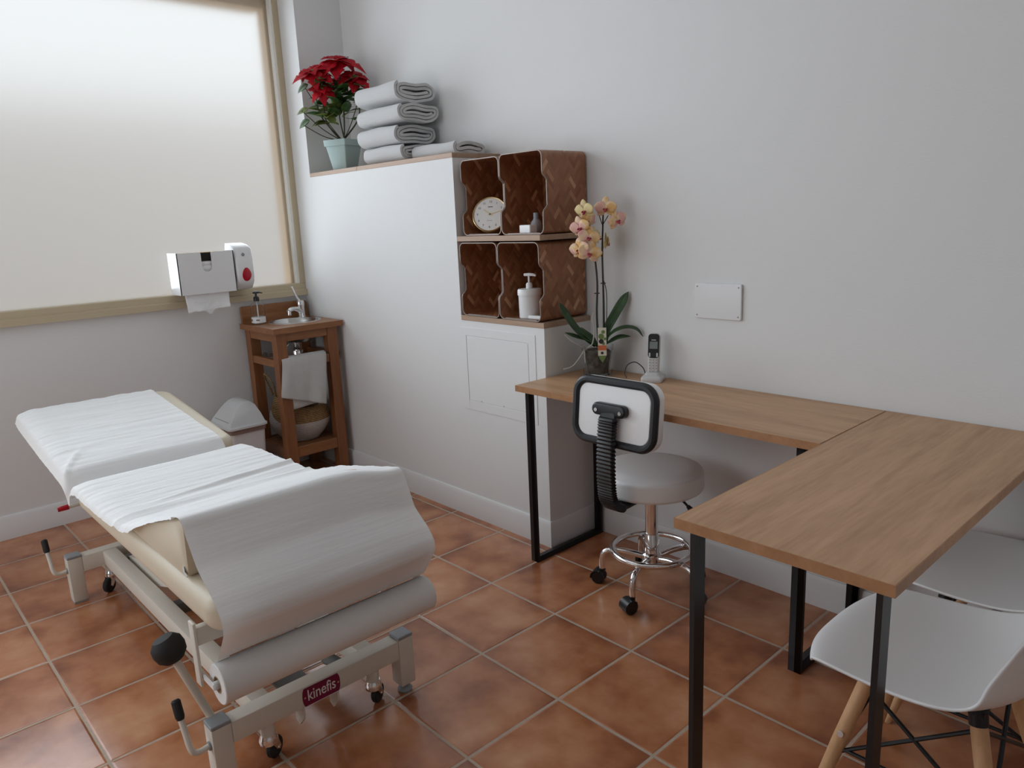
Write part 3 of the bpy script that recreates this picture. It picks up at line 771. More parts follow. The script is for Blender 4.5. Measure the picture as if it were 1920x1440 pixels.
# ------------------------------------------------------------------ white shell chairs
def shell_chair(name, loc, label):
    t = thing(name, label, 'chair', loc, 'white shell chairs at the side desk')
    # side profile, chair faces -x: (x, z, half width, edge curl)
    prof = [(-0.228, 0.416, 0.196, 0.000), (-0.217, 0.430, 0.208, 0.001), (-0.17, 0.436, 0.220, 0.004), (-0.09, 0.431, 0.229, 0.008), (0.0, 0.424, 0.235, 0.016), (0.08, 0.421, 0.238, 0.028), (0.145, 0.428, 0.239, 0.046), (0.192, 0.452, 0.237, 0.064), (0.220, 0.495, 0.233, 0.074), (0.237, 0.555, 0.226, 0.066), (0.252, 0.63, 0.218, 0.05), (0.268, 0.70, 0.206, 0.034), (0.283, 0.765, 0.180, 0.018), (0.290, 0.797, 0.138, 0.008), (0.293, 0.812, 0.075, 0.002)]
    P = [Vector((a, b, 0)) for a, b, _, _ in prof]
    rows = []
    nU = 24
    for i, (x, z, hw, cu) in enumerate(prof):
        a = P[max(0, i - 1)]; b = P[min(len(P) - 1, i + 1)]; tg = (b - a).normalized(); nr = Vector((-tg.y, tg.x, 0))
        row = []
        for k in range(nU + 1):
            u = -1 + 2 * k / nU
            c = abs(u) ** 2.6 * cu
            back = 0.0
            if i < 3: back = (abs(u) ** 3) * 0.045 * (1 - i / 3.0)
            row.append(Vector((x + nr.x * c + back, hw * math.sin(u * PI / 2) ** 1 if False else hw * u, z + nr.y * c)))
        rows.append(row)
    bm = BM(); sheet(bm, rows)
    obj('shell', bm, M['shell'], t, world=False, sharp=180, mods=[('SUBSURF', dict(levels=2, render_levels=2)), ('SOLIDIFY', dict(thickness=0.006, offset=0.0))])
    feet = [(-0.190, -0.200), (-0.190, 0.200), (0.215, -0.205), (0.215, 0.205)]
    tops = [(-0.095, -0.105), (-0.095, 0.105), (0.115, -0.105), (0.115, 0.105)]
    br = BM()
    for (fx, fy), (tx, ty) in zip(feet, tops):
        f = Vector((fx, fy, 0.0)); q = Vector((tx, ty, 0.385))
        bm = BM(); d = (q - f)
        lathe(bm, [(0, 0.0), (0.0105, 0.0), (0.0115, 0.01), (0.0165, 0.22), (0.0165, d.length - 0.03), (0.0155, d.length - 0.02), (0, d.length - 0.02)], (0, 0, 0), 18, mtx=axes(f, d.cross(Vector((0, 1, 0))), d.cross(d.cross(Vector((0, 1, 0)))), d))
        bmesh.ops.translate(bm, verts=bm.verts, vec=(0, 0, 0.0))
        lg = obj('leg', bm, M['beech'], t, world=False)
        bp_ = f.lerp(q, 0.62); out = Vector((0, math.copysign(1, fy), 0.15)).normalized()
        bm = BM(); cyl(bm, bp_ + out * 0.012, bp_ + out * 0.0195, 0.0075, n=12); obj('bolt', bm, M['steel'], t, world=False)
        # black steel clasp on top of the wooden leg
        p0 = f.lerp(q, 0.955); bm = BM(); cyl(bm, p0, q + Vector((0, 0, 0.008)), 0.018, n=16); obj('leg_clasp', bm, M['black'], t, world=False)
        bm = BM(); lathe(bm, [(0, 0.392), (0.018, 0.392), (0.018, 0.404), (0.010, 0.418), (0, 0.418)], (tx, ty, 0), 14); obj('shell_mount', bm, M['rubber'], t, world=False)
    def mid(i, s): return Vector((*feet[i], 0.0)).lerp(Vector((*tops[i], 0.385)), s)
    for i, j in ((0, 1), (2, 3), (0, 2), (1, 3)):
        cyl(br, mid(i, 0.93), mid(j, 0.48), 0.0048, n=8); cyl(br, mid(j, 0.93), mid(i, 0.48), 0.0048, n=8)
    cyl(br, mid(0, 0.52), mid(2, 0.52), 0.0045, n=8); cyl(br, mid(1, 0.52), mid(3, 0.52), 0.0045, n=8)
    obj('wire_brace', br, M['black'], t, world=False)
    for xr_ in (-0.095, 0.115):
        pl = BM(); box(pl, xr_ - 0.015, xr_ + 0.015, -0.12, 0.12, 0.392, 0.400); obj('seat_rail', pl, M['black'], t, world=False)
    return t
shell_chair('shell_chair', (3.665, -0.765, 0), 'nearer white shell chair with wooden dowel legs, at the desk corner')
shell_chair('shell_chair', (3.665, -0.275, 0), 'farther white shell chair, behind the nearer one and close to the wall')

# ------------------------------------------------------------------ treatment table
TY0, TY1 = -1.892, -1.284          # left and right side of the upholstery
TM = (TY0 + TY1) / 2
tt = thing('treatment_table', 'beige two-section treatment table on cream steel frame under white paper', 'treatment table', (1.65, TM, 0))
bm = BM(); slab(bm, 0.612, (TY1 - TY0) / 2, 0.055, 0.088, 0.032, Matrix.Translation((1.898, TM, 0.520))); obj('body_cushion', bm, M['vinyl'], tt)
hx0, hx1 = 0.47, 1.262
hang = math.atan2(0.690 - 0.598, 0.5 - 1.215)
hd = Vector((1.215 - 0.5, 0, 0.598 - 0.690)).normalized()
hn = Vector((-hd.z, 0, hd.x))
hc = Vector((0.868, TM, 0.6427)) - hn * 0.044
bm = BM(); slab(bm, 0.388, (TY1 - TY0) / 2, 0.075, 0.088, 0.034, axes(hc - hn * 0.008 - hd * 0.004, hd, (0, 1, 0), hn)); obj('head_cushion', bm, M['vinyl'], tt)
# upper frame under the cushions
bm = BM()
for y in (-1.80, -1.38): box(bm, 1.30, 2.46, y - 0.02, y + 0.02, 0.435, 0.4765, 0.003)
for x in (1.32, 1.86, 2.44): box(bm, x - 0.02, x + 0.02, -1.78, -1.40, 0.436, 0.4755, 0.003)
obj('upper_frame', bm, M['cream'], tt)
bm = BM()
for y in (-1.74, -1.44):
    cyl(bm, Vector((0.66, y, 0.557)), Vector((1.26, y, 0.480)), 0.014, n=12)
cyl(bm, (1.27, -1.80, 0.475), (1.27, -1.38, 0.475), 0.014, n=14); obj('head_frame', bm, M['cream'], tt)
bm = BM(); tube(bm, [(1.16, -1.74, 0.455), (1.16, -1.86, 0.450), (1.155, -1.905, 0.447)], 0.007, 8); hl = obj('head_lever', bm, M['cream'], tt)
bm = BM(); tube(bm, [(1.155, -1.893, 0.4478), (1.152, -1.928, 0.446)], [0.010, 0.009], 10); obj('lever_grip', bm, M['redpl'], tt)
# base frame
bm = BM()
for y in (-1.750, -1.426): box(bm, 0.985, 2.352, y - 0.025, y + 0.025, 0.122, 0.181, 0.003)
obj('side_rails', bm, M['cream'], tt) if False else None
bm.free()
for y in (-1.750, -1.426):
    bm = BM(); box(bm, 0.985, 2.352, y - 0.025, y + 0.025, 0.122, 0.181, 0.003); obj('side_rail', bm, M['cream'], tt)
for x in (0.960, 2.379):
    bm = BM(); box(bm, x - 0.0255, x + 0.0255, -1.850, -1.342, 0.124, 0.184, 0.003); obj('cross_bar', bm, M['cream'], tt)
    for y, s in ((-1.8755, -1), (-1.3165, 1)):
        bm = BM(); box(bm, x - 0.0255, x + 0.0255, y - 0.0255, y + 0.0255, 0.030 if x > 2 else 0.0065, 0.184, 0.003); lg = obj('leg', bm, M['cream'], tt)
        bm = BM(); slab(bm, 0.026, 0.026, 0.004, 0.010, 0.003, Matrix.Translation((x, y, 0.1885))); obj('end_cap', bm, M['greyrub'], lg, world=False)
        for v in COL.objects[-1].data.vertices: v.co -= tt.location
        bm = BM()
        if x > 2: lathe(bm, [(0, 0), (0.021, 0), (0.023, 0.006), (0.018, 0.013), (0.007, 0.017), (0.007, 0.032), (0, 0.032)], (x, y, 0), 20)
        else: box(bm, x - 0.0255, x + 0.0255, y - 0.0255, y + 0.0255, 0.0, 0.0065, 0.001, 1)
        obj('levelling_foot', bm, M['greyrub'], tt)
    for y in (-1.752, -1.424):
        bm = BM(); cyl(bm, (x, y, 0.084), (x, y, 0.126), 0.0185, n=20); obj('caster_socket', bm, M['cream'], tt)
        bm = BM(); lathe(bm, [(0, 0.052), (0.016, 0.052), (0.024, 0.060), (0.0255, 0.070), (0.022, 0.079), (0.020, 0.086), (0, 0.086)], (x, y, 0), 24)
        cd = Vector((-0.55, 0.83, 0)).normalized() if x > 2 else Vector((0.6, -0.8, 0)); cn = Vector((-cd.y, cd.x, 0))
        w = Vector((x, y, 0.030)) + cd * 0.022
        for s in (-1, 1):
            a = [Vector((x, y, 0.066)) + cn * s * 0.014 - cd * 0.012, Vector((x, y, 0.066)) + cn * s * 0.014 + cd * 0.02, w + cn * s * 0.014 + cd * 0.009, w + cn * s * 0.014 - cd * 0.009]
            loft(bm, [[p + cn * q for p in a] for q in (-0.0015, 0.0015)])
        cyl(bm, w - cn * 0.017, w + cn * 0.017, 0.005, n=10)
        cs = obj('caster_fork', bm, M['chrome'], tt)
        bm = BM(); lathe(bm, [(0, -0.009), (0.020, -0.010), (0.027, -0.009), (0.030, -0.005), (0.030, 0.005), (0.027, 0.009), (0.020, 0.010), (0, 0.009)], n=28, mtx=axes(w, cd, (0, 0, 1), cn)); obj('wheel', bm, M['rubber'], tt)
    # brake crank with black grip on the left leg
    yl = -1.903
    bm = BM(); tube(bm, bez([(x + 0.004, yl + 0.002, 0.135), (x + 0.004, yl - 0.028, 0.133), (x + 0.002, yl - 0.043, 0.146), (x - 0.018, yl - 0.046, 0.190), (x - 0.036, yl - 0.048, 0.232)], 24), 0.0075, 10); obj('brake_crank', bm, M['cream'], tt)
    bm = BM(); tube(bm, [(x - 0.030, yl - 0.0475, 0.218), (x - 0.033, yl - 0.0478, 0.226), (x - 0.046, yl - 0.0485, 0.262), (x - 0.048, yl - 0.0486, 0.266)], [0.009, 0.0115, 0.0115, 0.008], 10); obj('crank_grip', bm, M['rubber'], tt)
    for yy, s in ((-1.9015, -1), (-1.2905, 1)):
        bm = BM(); cyl(bm, (x + 0.004, yy, 0.135), (x + 0.004, yy + s * 0.004, 0.135), 0.012, n=16); obj('crank_washer', bm, M['greyrub'], tt)
# pedal rod with black ball
bm = BM(); tube(bm, [(2.340, -1.80, 0.150), (2.338, -1.855, 0.150), (2.335, -1.868, 0.160), (2.286, -1.932, 0.365)], 0.0105, 12)
obj('height_lever', bm, M['cream'], tt)
bm = BM(); d = Vector((-0.049, -0.064, 0.205)).normalized()
lathe(bm, [(0, -0.034), (0.024, -0.032), (0.037, -0.018), (0.041, 0.0), (0.039, 0.018), (0.026, 0.033), (0, 0.037)], n=28, mtx=axes(Vector((2.284, -1.935, 0.378)), d.cross(Vector((0, 1, 0))), d.cross(d.cross(Vector((0, 1, 0)))), d)); obj('ball_grip', bm, M['rubber'], tt)
# lifting arms, actuator and their brackets
def arm(p0, p1, y, w0, w1, th, name, m):
    p0, p1 = Vector((p0[0], y, p0[1])), Vector((p1[0], y, p1[1])); d = (p1 - p0).normalized(); n2 = Vector((-d.z, 0, d.x))
    bm = BM(); poly = []
    for k in range(9): a = PI / 2 + PI * k / 8; poly.append(p0 + d * (w0 * math.cos(a)) + n2 * (w0 * math.sin(a)))
    for k in range(9): a = -PI / 2 + PI * k / 8; poly.append(p1 + d * (w1 * math.cos(a)) + n2 * (w1 * math.sin(a)))
    loft(bm, [[q + Vector((0, s * th / 2, 0)) for q in poly] for s in (-1, 1)])
    o = obj(name, bm, m, tt)
    for q in (p0, p1):
        bm = BM(); cyl(bm, q + Vector((0, -th / 2 - 0.004, 0)), q + Vector((0, th / 2 + 0.004, 0)), 0.010, n=14); obj('pivot_pin', bm, M['darkgrey'], tt)
for y in (-1.665, -1.510):
    arm((1.08, 0.150), (1.80, 0.425), y, 0.045, 0.024, 0.014, 'lift_arm', M['cream'])
    arm((1.62, 0.150), (2.28, 0.425), y + (0.02 if y < -1.6 else -0.02), 0.040, 0.024, 0.014, 'lift_arm', M['cream'])
bm = BM(); pl2 = [(0.962, 0.105), (0.985, 0.138), (1.045, 0.160), (1.36, 0.232), (1.62, 0.262), (1.66, 0.250), (1.655, 0.232), (1.42, 0.160), (1.15, 0.088), (0.985, 0.074)]
prism(bm, pl2, 'y', -1.712, -1.690); obj('lift_arm', bm, M['cream'], tt)
bm = BM(); cyl(bm, (1.58, -1.715, 0.232), (1.58, -1.688, 0.232), 0.012, n=14); obj('pivot_pin', bm, M['darkgrey'], tt)
for x in (1.08, 1.62):
    bm = BM(); box(bm, x - 0.02, x + 0.02, -1.725, -1.451, 0.130, 0.170, 0.003); obj('cross_tube', bm, M['darkgrey'], tt)
bm = BM(); cyl(bm, (1.14, -1.585, 0.15), (1.62, -1.585, 0.22), 0.028, n=20); cyl(bm, (1.62, -1.585, 0.22), (1.92, -1.585, 0.264), 0.012, n=14); obj('actuator', bm, M['darkgrey'], tt)
bm = BM(); box(bm, 1.00, 1.16, -1.65, -1.53, 0.10, 0.20, 0.012); obj('motor_housing', bm, M['darkgrey'], tt)
bm = BM(); prism(bm, [(2.10, 0.118), (2.352, 0.118), (2.352, 0.124), (2.10, 0.124)], 'y', -1.665, -1.575); obj('mounting_plate', bm, M['darkgrey'], tt)
for y in (-1.648, -1.592):
    bm = BM(); cyl(bm, (2.30, y, 0.124), (2.30, y, 0.134), 0.008, n=6); obj('bolt', bm, M['chrome'], tt)
for y in (-1.655, -1.55):
    bm = BM(); prism(bm, [(2.353, 0.066), (2.372, 0.058), (2.402, 0.092), (2.402, 0.1235), (2.353, 0.1235)], 'y', y - 0.003, y + 0.003); obj('bracket_tab', bm, M['cream'], tt)
bm = BM(); box(bm, 2.27, 2.352, -1.452, -1.451 + 0.0, 0.10, 0.124); bm.free()
bm = BM(); prism(bm, [(2.18, -1.60 + 0.10), (2.20, -1.475), (2.352, -1.452), (2.352, -1.52), (2.30, -1.50), (2.26, -1.515)], 'z', 0.126, 0.130); obj('corner_plate', bm, M['darkgrey'], tt)
# name plate
NX = 2.4055
MP = axes((NX, -1.600, 0.153), (0, 1, 0), (0, 0, 1), (1, 0, 0))
bm = BM(); hw, hh = 0.057, 0.0265
pl = [(-hw + 0.006, hh), (hw - 0.006, hh)]
for a in range(-60, 61, 20): pl.append((hw - 0.006 + 0.006 * math.cos(math.radians(a)), -hh * math.sin(math.radians(a)) * 0.9))
pl += [(hw - 0.006, -hh), (-hw + 0.006, -hh)]
for a in range(-60, 61, 20): pl.append((-hw + 0.006 - 0.006 * math.cos(math.radians(a)), hh * math.sin(math.radians(a)) * 0.9))
loft(bm, [[MP @ Vector((x, y, z)) for x, y in pl] for z in (-0.0008, 0.0012)]); npl = obj('name_plate', bm, M['magenta'], tt)
bm = text_bm('kinefis', 0.0345, Matrix.Translation(-tt.location) @ MP @ Matrix.Translation((0, 0.0015, 0.0014)) @ Matrix.Diagonal((1.0, 1.34, 1, 1)), 0.0004, 0.0002); obj('lettering', bm, M['print_w'], npl, world=False)
for s in (-1, 1):
    bm = BM(); p = MP @ Vector((s * 0.0505, 0, 0.0)); cyl(bm, p, p + Vector((0.0022, 0, 0)), 0.0032, n=12); bmesh.ops.translate(bm, verts=bm.verts, vec=-tt.location); obj('rivet', bm, M['steel'], npl, world=False)
bm = BM(); loft(bm, [[MP @ Vector((x, y, z)) for x, y in ((-hw + 0.006, -hh - 0.0018), (hw - 0.006, -hh - 0.0018), (hw - 0.006, -hh), (-hw + 0.006, -hh))] for z in (-0.0008, 0.0013)]); bmesh.ops.translate(bm, verts=bm.verts, vec=-tt.location); obj('plate_edge', bm, M['print_w'], npl, world=False)
# paper roll brackets
RX, RZ = 2.478, 0.348
for y, s in ((-1.909, -1), (-1.262, 1)):
    bm = BM(); box(bm, 2.389, 2.421, y - 0.004, y + 0.004, 0.322, 0.490, 0.003); br_ = obj('roll_bracket', bm, M['cream'], tt)
    bm = BM(); box(bm, 2.418, RX + 0.006, y + s * -0.0035, y + s * -0.0075, RZ - 0.007, RZ + 0.007) if s > 0 else box(bm, 2.418, RX + 0.006, y + 0.0035, y + 0.0075, RZ - 0.007, RZ + 0.007); cyl(bm, (RX, y - s * 0.0055, RZ), (RX, y - s * 0.06, RZ), 0.0105, n=16); obj('roll_spindle', bm, M['whpl'], tt)
bm = BM(); box(bm, 2.395, 2.417, -1.905, -1.266, 0.428, 0.475, 0.003); obj('bracket_bar', bm, M['cream'], tt)

# wedge bolster lying on the table under the paper
bm = BM()
prof_w = [(1.83, 0.566), (2.318, 0.566), (2.325, 0.575), (2.332, 0.690), (2.326, 0.706), (2.310, 0.712), (2.285, 0.706), (1.85, 0.574)]
rings = []
for y, k in ((-1.878, 0.010), (-1.874, 0.002), (-1.868, 0.0), (-1.38, 0.0), (-1.374, 0.002), (-1.370, 0.010)):
    cx = sum(p[0] for p in prof_w) / len(prof_w); cz = 0.62
    rings.append([Vector((x + (k if x < cx else -k) * 1.0, y, (z + (k * .6 if z < cz else -k)) if z > 0.5665 else z)) for x, z in prof_w])
loft(bm, rings)
bl = solo('wedge_bolster', bm, M['vinyl'], 'beige wedge bolster under the paper at the near end of the table', 'cushion', (2.1, -1.62, 0.566))
bm = BM(); tube(bm, [(2.308, -1.8795, 0.590), (2.315, -1.881, 0.577), (2.325, -1.878, 0.569)], 0.006, 8, flat=(1.0, 0.4))
obj('zip_pull', bm, M['whpl'], bl, world=False); COL.objects[-1].data.transform(Matrix.Translation(-bl.location))

# ------------------------------------------------------------------ couch paper
cp = thing('couch_paper_roll', 'white paper roll below the table end with its sheet spread over the table', 'paper', (RX, TM, 0.29))
cpath = [(0.492, 0.662), (0.493, 0.684), (0.506, 0.694), (0.56, 0.688), (0.86, 0.648), (1.16, 0.610), (1.225, 0.598), (1.254, 0.578), (1.266, 0.548), (1.274, 0.524), (1.284, 0.524), (1.290, 0.548), (1.305, 0.566), (1.33, 0.5715), (1.60, 0.572), (1.80, 0.574), (1.875, 0.584), (2.07, 0.643), (2.29, 0.714), (2.345, 0.727), (2.366, 0.722), (2.374, 0.705), (2.430, 0.620), (2.508, 0.566), (2.541, 0.528), (2.543, 0.495), (2.520, 0.462), (2.496, 0.426), (RX - 0.001, RZ + 0.0525), (RX - 0.016, RZ + 0.0495), (RX - 0.032, RZ + 0.0385)]
dense = []
for i in range(len(cpath) - 1):
    a, b = Vector((*cpath[i], 0)), Vector((*cpath[i + 1], 0)); k = max(1, int((b - a).length / 0.0055))
    for j in range(k): dense.append(a.lerp(b, j / k))
dense.append(Vector((*cpath[-1], 0)))
for _ in range(5):       # soften the corners of the path
    dense = [dense[0]] + [(dense[i - 1] + dense[i] * 2 + dense[i + 1]) / 4 for i in range(1, len(dense) - 1)] + [dense[-1]]
def lerp_tab(tab, x):
    for (x0, v0), (x1, v1) in zip(tab, tab[1:]):
        if x <= x1: return v0 + (v1 - v0) * max(0, (x - x0)) / (x1 - x0)
    return tab[-1][1]
def sstep(a, b, x):
    t = min(1, max(0, (x - a) / (b - a))); return t * t * (3 - 2 * t)
rows = []; NW = 56
acc = 0.0
for i, p in enumerate(dense):
    if i: acc += (dense[i] - dense[i - 1]).length
    x, z = p.x, p.y
    head = x < 1.275 and acc < 0.95
    front = acc > 1.90
    yR = lerp_tab([(0, -1.372), (0.6, -1.362), (0.84, -1.345), (0.93, -1.300), (1.05, -1.284), (1.55, -1.284), (1.9, -1.286), (2.6, -1.284)], acc)
    over = lerp_tab([(0, 0.050), (0.10, 0.062), (0.5, 0.064), (0.80, 0.060), (0.88, 0.046), (0.96, 0.036), (1.2, 0.034), (1.45, 0.030), (1.55, 0.034), (1.68, 0.012), (1.85, 0.0), (2.6, 0.0)], acc)
    yE = -1.886
    row = []
    for k in range(NW + 1):
        f = k / NW
        Wd = (yR - yE) + over
        w = f * Wd; flat_w = yR - yE
        dx = dz = 0.0
        if w <= flat_w: y = yR - w; drop = 0.0
        else:
            a = w - flat_w; R_ = 0.020
            th = min(a / R_, 1.25)
            y = yE - R_ * math.sin(th) - max(0, a - 1.25 * R_) * math.cos(1.25)
            drop = R_ * (1 - math.cos(th)) + max(0, a - 1.25 * R_) * math.sin(1.25)
        # round the shoulders of the upholstery
        if not front:
            e = max(0.0, 1 - (y - yE) / 0.03) if y > yE else 1.0
            drop += 0.006 * e
        zz = z - drop; xx = x
        on_top = 1.0 - sstep(1.88, 1.95, acc)
        # creases of the cheap paper: long fine lines across the sheet plus a few soft folds
        n1 = noise.noise(Vector((x * 42 + 3, y * 3.6, 1.7))) * 0.0024 + noise.noise(Vector((x * 85, y * 8, 4.2))) * 0.0013
        n2 = noise.noise(Vector((x * 7, y * 5, 9.1))) * 0.0022
        zz += 0.0045 + (n1 + abs(n2)) * on_top
        # ridge running diagonally over the body section
        q = (x - 1.70) + (y + 1.30) * 0.10
        zz += 0.013 * math.exp(-(q / 0.016) ** 2) * on_top * sstep(-1.95, -1.45, y) + 0.006 * math.exp(-((q - 0.06) / 0.03) ** 2) * on_top
        q2 = (x - 1.82) - (y + 1.6) * 0.05
        zz += 0.005 * math.exp(-(q2 / 0.02) ** 2) * on_top
        # small folds radiating from the two corners at the joint
        if head:
            c = (x - 1.16) * 0.9 + (y + 1.86) * 1.6
            zz += 0.007 * math.exp(-(c / 0.016) ** 2) * sstep(-1.76, -1.84, y) * sstep(1.0, 1.15, x)
            zz += 0.004 * noise.noise(Vector((x * 28, y * 22, 2.0))) * sstep(0.62, 0.50, x)
        if acc > 1.60:
            s = sstep(1.62, 1.95, acc) * (1 - sstep(2.02, 2.30, acc))
            zz -= 0.018 * s * sstep(-1.44, -1.30, y)              # right end of the ridge sags
            xx += 0.050 * s * sstep(-1.52, -1.30, y)
        if front:
            m_ = math.sin(min(1, max(0, (acc - 1.92) / 0.36)) * PI)
            xx += m_ * (0.012 * noise.noise(Vector((y * 4.0, acc * 3, 5))) + 0.010 * math.sin((y + 1.6) * 9 + acc * 7))
        row.append(Vector((xx, y, zz)))
    rows.append(row)
# torn edge at the head end
for k in range(NW + 1):
    rows[0][k].x += 0.006 * noise.noise(Vector((k * 0.9, 0, 0))); rows[0][k].z += 0.008 * noise.noise(Vector((k * 0.7, 3, 0)))
bm = BM(); sheet(bm, rows); obj('paper_sheet', bm, M['paper'], cp, sharp=180)
bm = BM(); MR = axes((RX, -1.893, RZ), (1, 0, 0), (0, 0, 1), (0, -1, 0)); Lr = 0.614
MR = axes((RX, -1.893, RZ), (0, 0, 1), (1, 0, 0), (0, 1, 0))
RR = 0.050
lathe(bm, [(0.021, 0.0), (RR - 0.002, 0.0), (RR, 0.002), (RR, Lr - 0.002), (RR - 0.002, Lr), (0.021, Lr), (0.021, 0.0)], n=48, mtx=MR); obj('roll', bm, M['rollpaper'], cp)
bm = BM(); lathe(bm, [(0.0195, -0.001), (0.0215, -0.001), (0.0215, Lr + 0.001), (0.0195, Lr + 0.001), (0.0195, -0.001)], n=32, mtx=MR); obj('core', bm, M['board'], cp)

# ------------------------------------------------------------------ washstand in the corner
ws = thing('washstand', 'small brown wooden washstand with inset steel basin in the corner under the window', 'washstand', (0.225, -0.50, 0))
WX0, WX1, WYL, WYR = 0.016, 0.432, -0.712, -0.298
BCX, BCY, BRR = 0.192, -0.468, 0.142
bm = BM()            # worktop with a round hole
def rect_ring(n, z):
    out = []
    for k in range(n):
        a = 2 * PI * k / n; c, s_ = math.cos(a), math.sin(a)
        tx = ((WX1 - BCX) / c if c > 0 else (WX0 - BCX) / c) if abs(c) > 1e-6 else 1e9
        ty = ((WYR - BCY) / s_ if s_ > 0 else (WYL - BCY) / s_) if abs(s_) > 1e-6 else 1e9
        t_ = min(tx, ty); out.append(Vector((BCX + c * t_, BCY + s_ * t_, z)))
    return out
def circ(n, r, z): return [Vector((BCX + r * math.cos(2 * PI * k / n), BCY + r * math.sin(2 * PI * k / n), z)) for k in range(n)]
NN = 120
r_top, r_bot = rect_ring(NN, 0.882), rect_ring(NN, 0.852)
for ring in (r_top, r_bot):      # snap the nearest vertices to the real corners
    for cx, cy in ((WX0, WYL), (WX0, WYR), (WX1, WYL), (WX1, WYR)):
        v = min(ring, key=lambda p: (p.x - cx) ** 2 + (p.y - cy) ** 2); v.x, v.y = cx, cy
loft(bm, [circ(NN, BRR - 0.006, 0.882), r_top, r_bot, circ(NN, BRR - 0.006, 0.852), circ(NN, BRR - 0.006, 0.882)], True, False, False, False)
bmesh.ops.remove_doubles(bm, verts=bm.verts, dist=1e-5)
obj('worktop', bm, M['teak_y'], ws)
bm = BM()
sp_ = [(WYL + 0.012, 0.882), (WYR, 0.882), (WYR, 0.960), (WYR - 0.010, 0.972), (WYR - 0.022, 0.976), (WYL + 0.022, 0.976), (WYL + 0.012, 0.970)]
prism(bm, sp_, 'x', 0.0165, 0.036); obj('splashback', bm, M['teak_y'], ws)
for x0 in (0.030, 0.354):
    for y0 in (-0.692, -0.386):
        bm = BM(); box(bm, x0, x0 + 0.056, y0, y0 + 0.060, 0, 0.852, 0.002, 1); obj('leg', bm, M['teak_z'], ws)
for x0, x1 in ((0.378, 0.404), (0.034, 0.058)):
    bm = BM(); box(bm, x0, x1, -0.632, -0.386, 0.804, 0.852, 0.002, 1); obj('apron', bm, M['teak_y'], ws)
for y0, y1 in ((-0.688, -0.664), (-0.354, -0.330)):
    bm = BM(); box(bm, 0.086, 0.354, y0, y1, 0.804, 0.852, 0.002, 1); obj('apron', bm, M['teak_x'], ws)
    bm = BM(); box(bm, 0.086, 0.354, y0, y1, 0.664, 0.706, 0.002, 1); obj('rail', bm, M['teak_x'], ws)
    bm = BM(); box(bm, 0.086, 0.354, y0, y1, 0.156, 0.212, 0.002, 1); obj('rail', bm, M['teak_x'], ws)
bm = BM(); box(bm, 0.380, 0.404, -0.632, -0.386, 0.656, 0.702, 0.002, 1); obj('rail', bm, M['teak_y'], ws)
bm = BM(); box(bm, 0.380, 0.404, -0.632, -0.386, 0.156, 0.214, 0.002, 1); obj('rail', bm, M['teak_y'], ws)
bm = BM(); box(bm, 0.034, 0.058, -0.632, -0.386, 0.156, 0.212, 0.002, 1); obj('rail', bm, M['teak_y'], ws)
bm = BM()
for k in range(6):
    x0 = 0.062 + k * 0.053; box(bm, x0, x0 + 0.047, -0.663, -0.355, 0.196, 0.210, 0.001, 1)
obj('shelf', bm, M['teak_y'], ws); COL.objects[-1]['kind'] = 'part'; del COL.objects[-1]['kind']
bm = BM(); lathe(bm, [(BRR + 0.006, 0.8824), (BRR + 0.005, 0.8850), (BRR - 0.002, 0.8858), (BRR - 0.010, 0.8835), (BRR - 0.016, 0.865), (BRR - 0.030, 0.800), (BRR - 0.062, 0.772), (0.022, 0.768), (0.020, 0.762), (0, 0.762), (0, 0.757), (0.03, 0.760), (BRR - 0.056, 0.766), (BRR - 0.024, 0.797), (BRR - 0.010, 0.862), (BRR - 0.008, 0.880), (BRR + 0.006, 0.8824)], (BCX, BCY, 0), 64)
obj('basin', bm, M['steel'], ws, sharp=50)
bm = BM(); cyl(bm, (BCX, BCY, 0.757), (BCX, BCY, 0.70), 0.016, n=20); lathe(bm, [(0, 0.715), (0.030, 0.715), (0.032, 0.712), (0.032, 0.655), (0.028, 0.645), (0, 0.642)], (BCX, BCY, 0), 28)
tube(bm, [(BCX, BCY, 0.685), (0.10, BCY + 0.03, 0.685), (0.05, BCY + 0.04, 0.685), (0.002, BCY + 0.05, 0.685)], 0.014, 14); obj('bottle_trap', bm, M['chrome'], ws)
bm = BM(); tube(bm, bez([(0.075, -0.372, 0.845), (0.07, -0.40, 0.78), (0.05, -0.50, 0.70), (0.03, -0.56, 0.68), (0.004, -0.58, 0.675)], 30), 0.007, 10); obj('supply_hose', bm, M['steel'], ws)
bm = BM(); lathe(bm, [(0, 0), (0.012, 0), (0.012, 0.03), (0.017, 0.033), (0.017, 0.05), (0, 0.05)], n=16, mtx=axes((0.003, -0.60, 0.69), (0, 1, 0), (0, 0, 1), (1, 0, 0))); obj('stop_valve', bm, M['chrome'], ws)
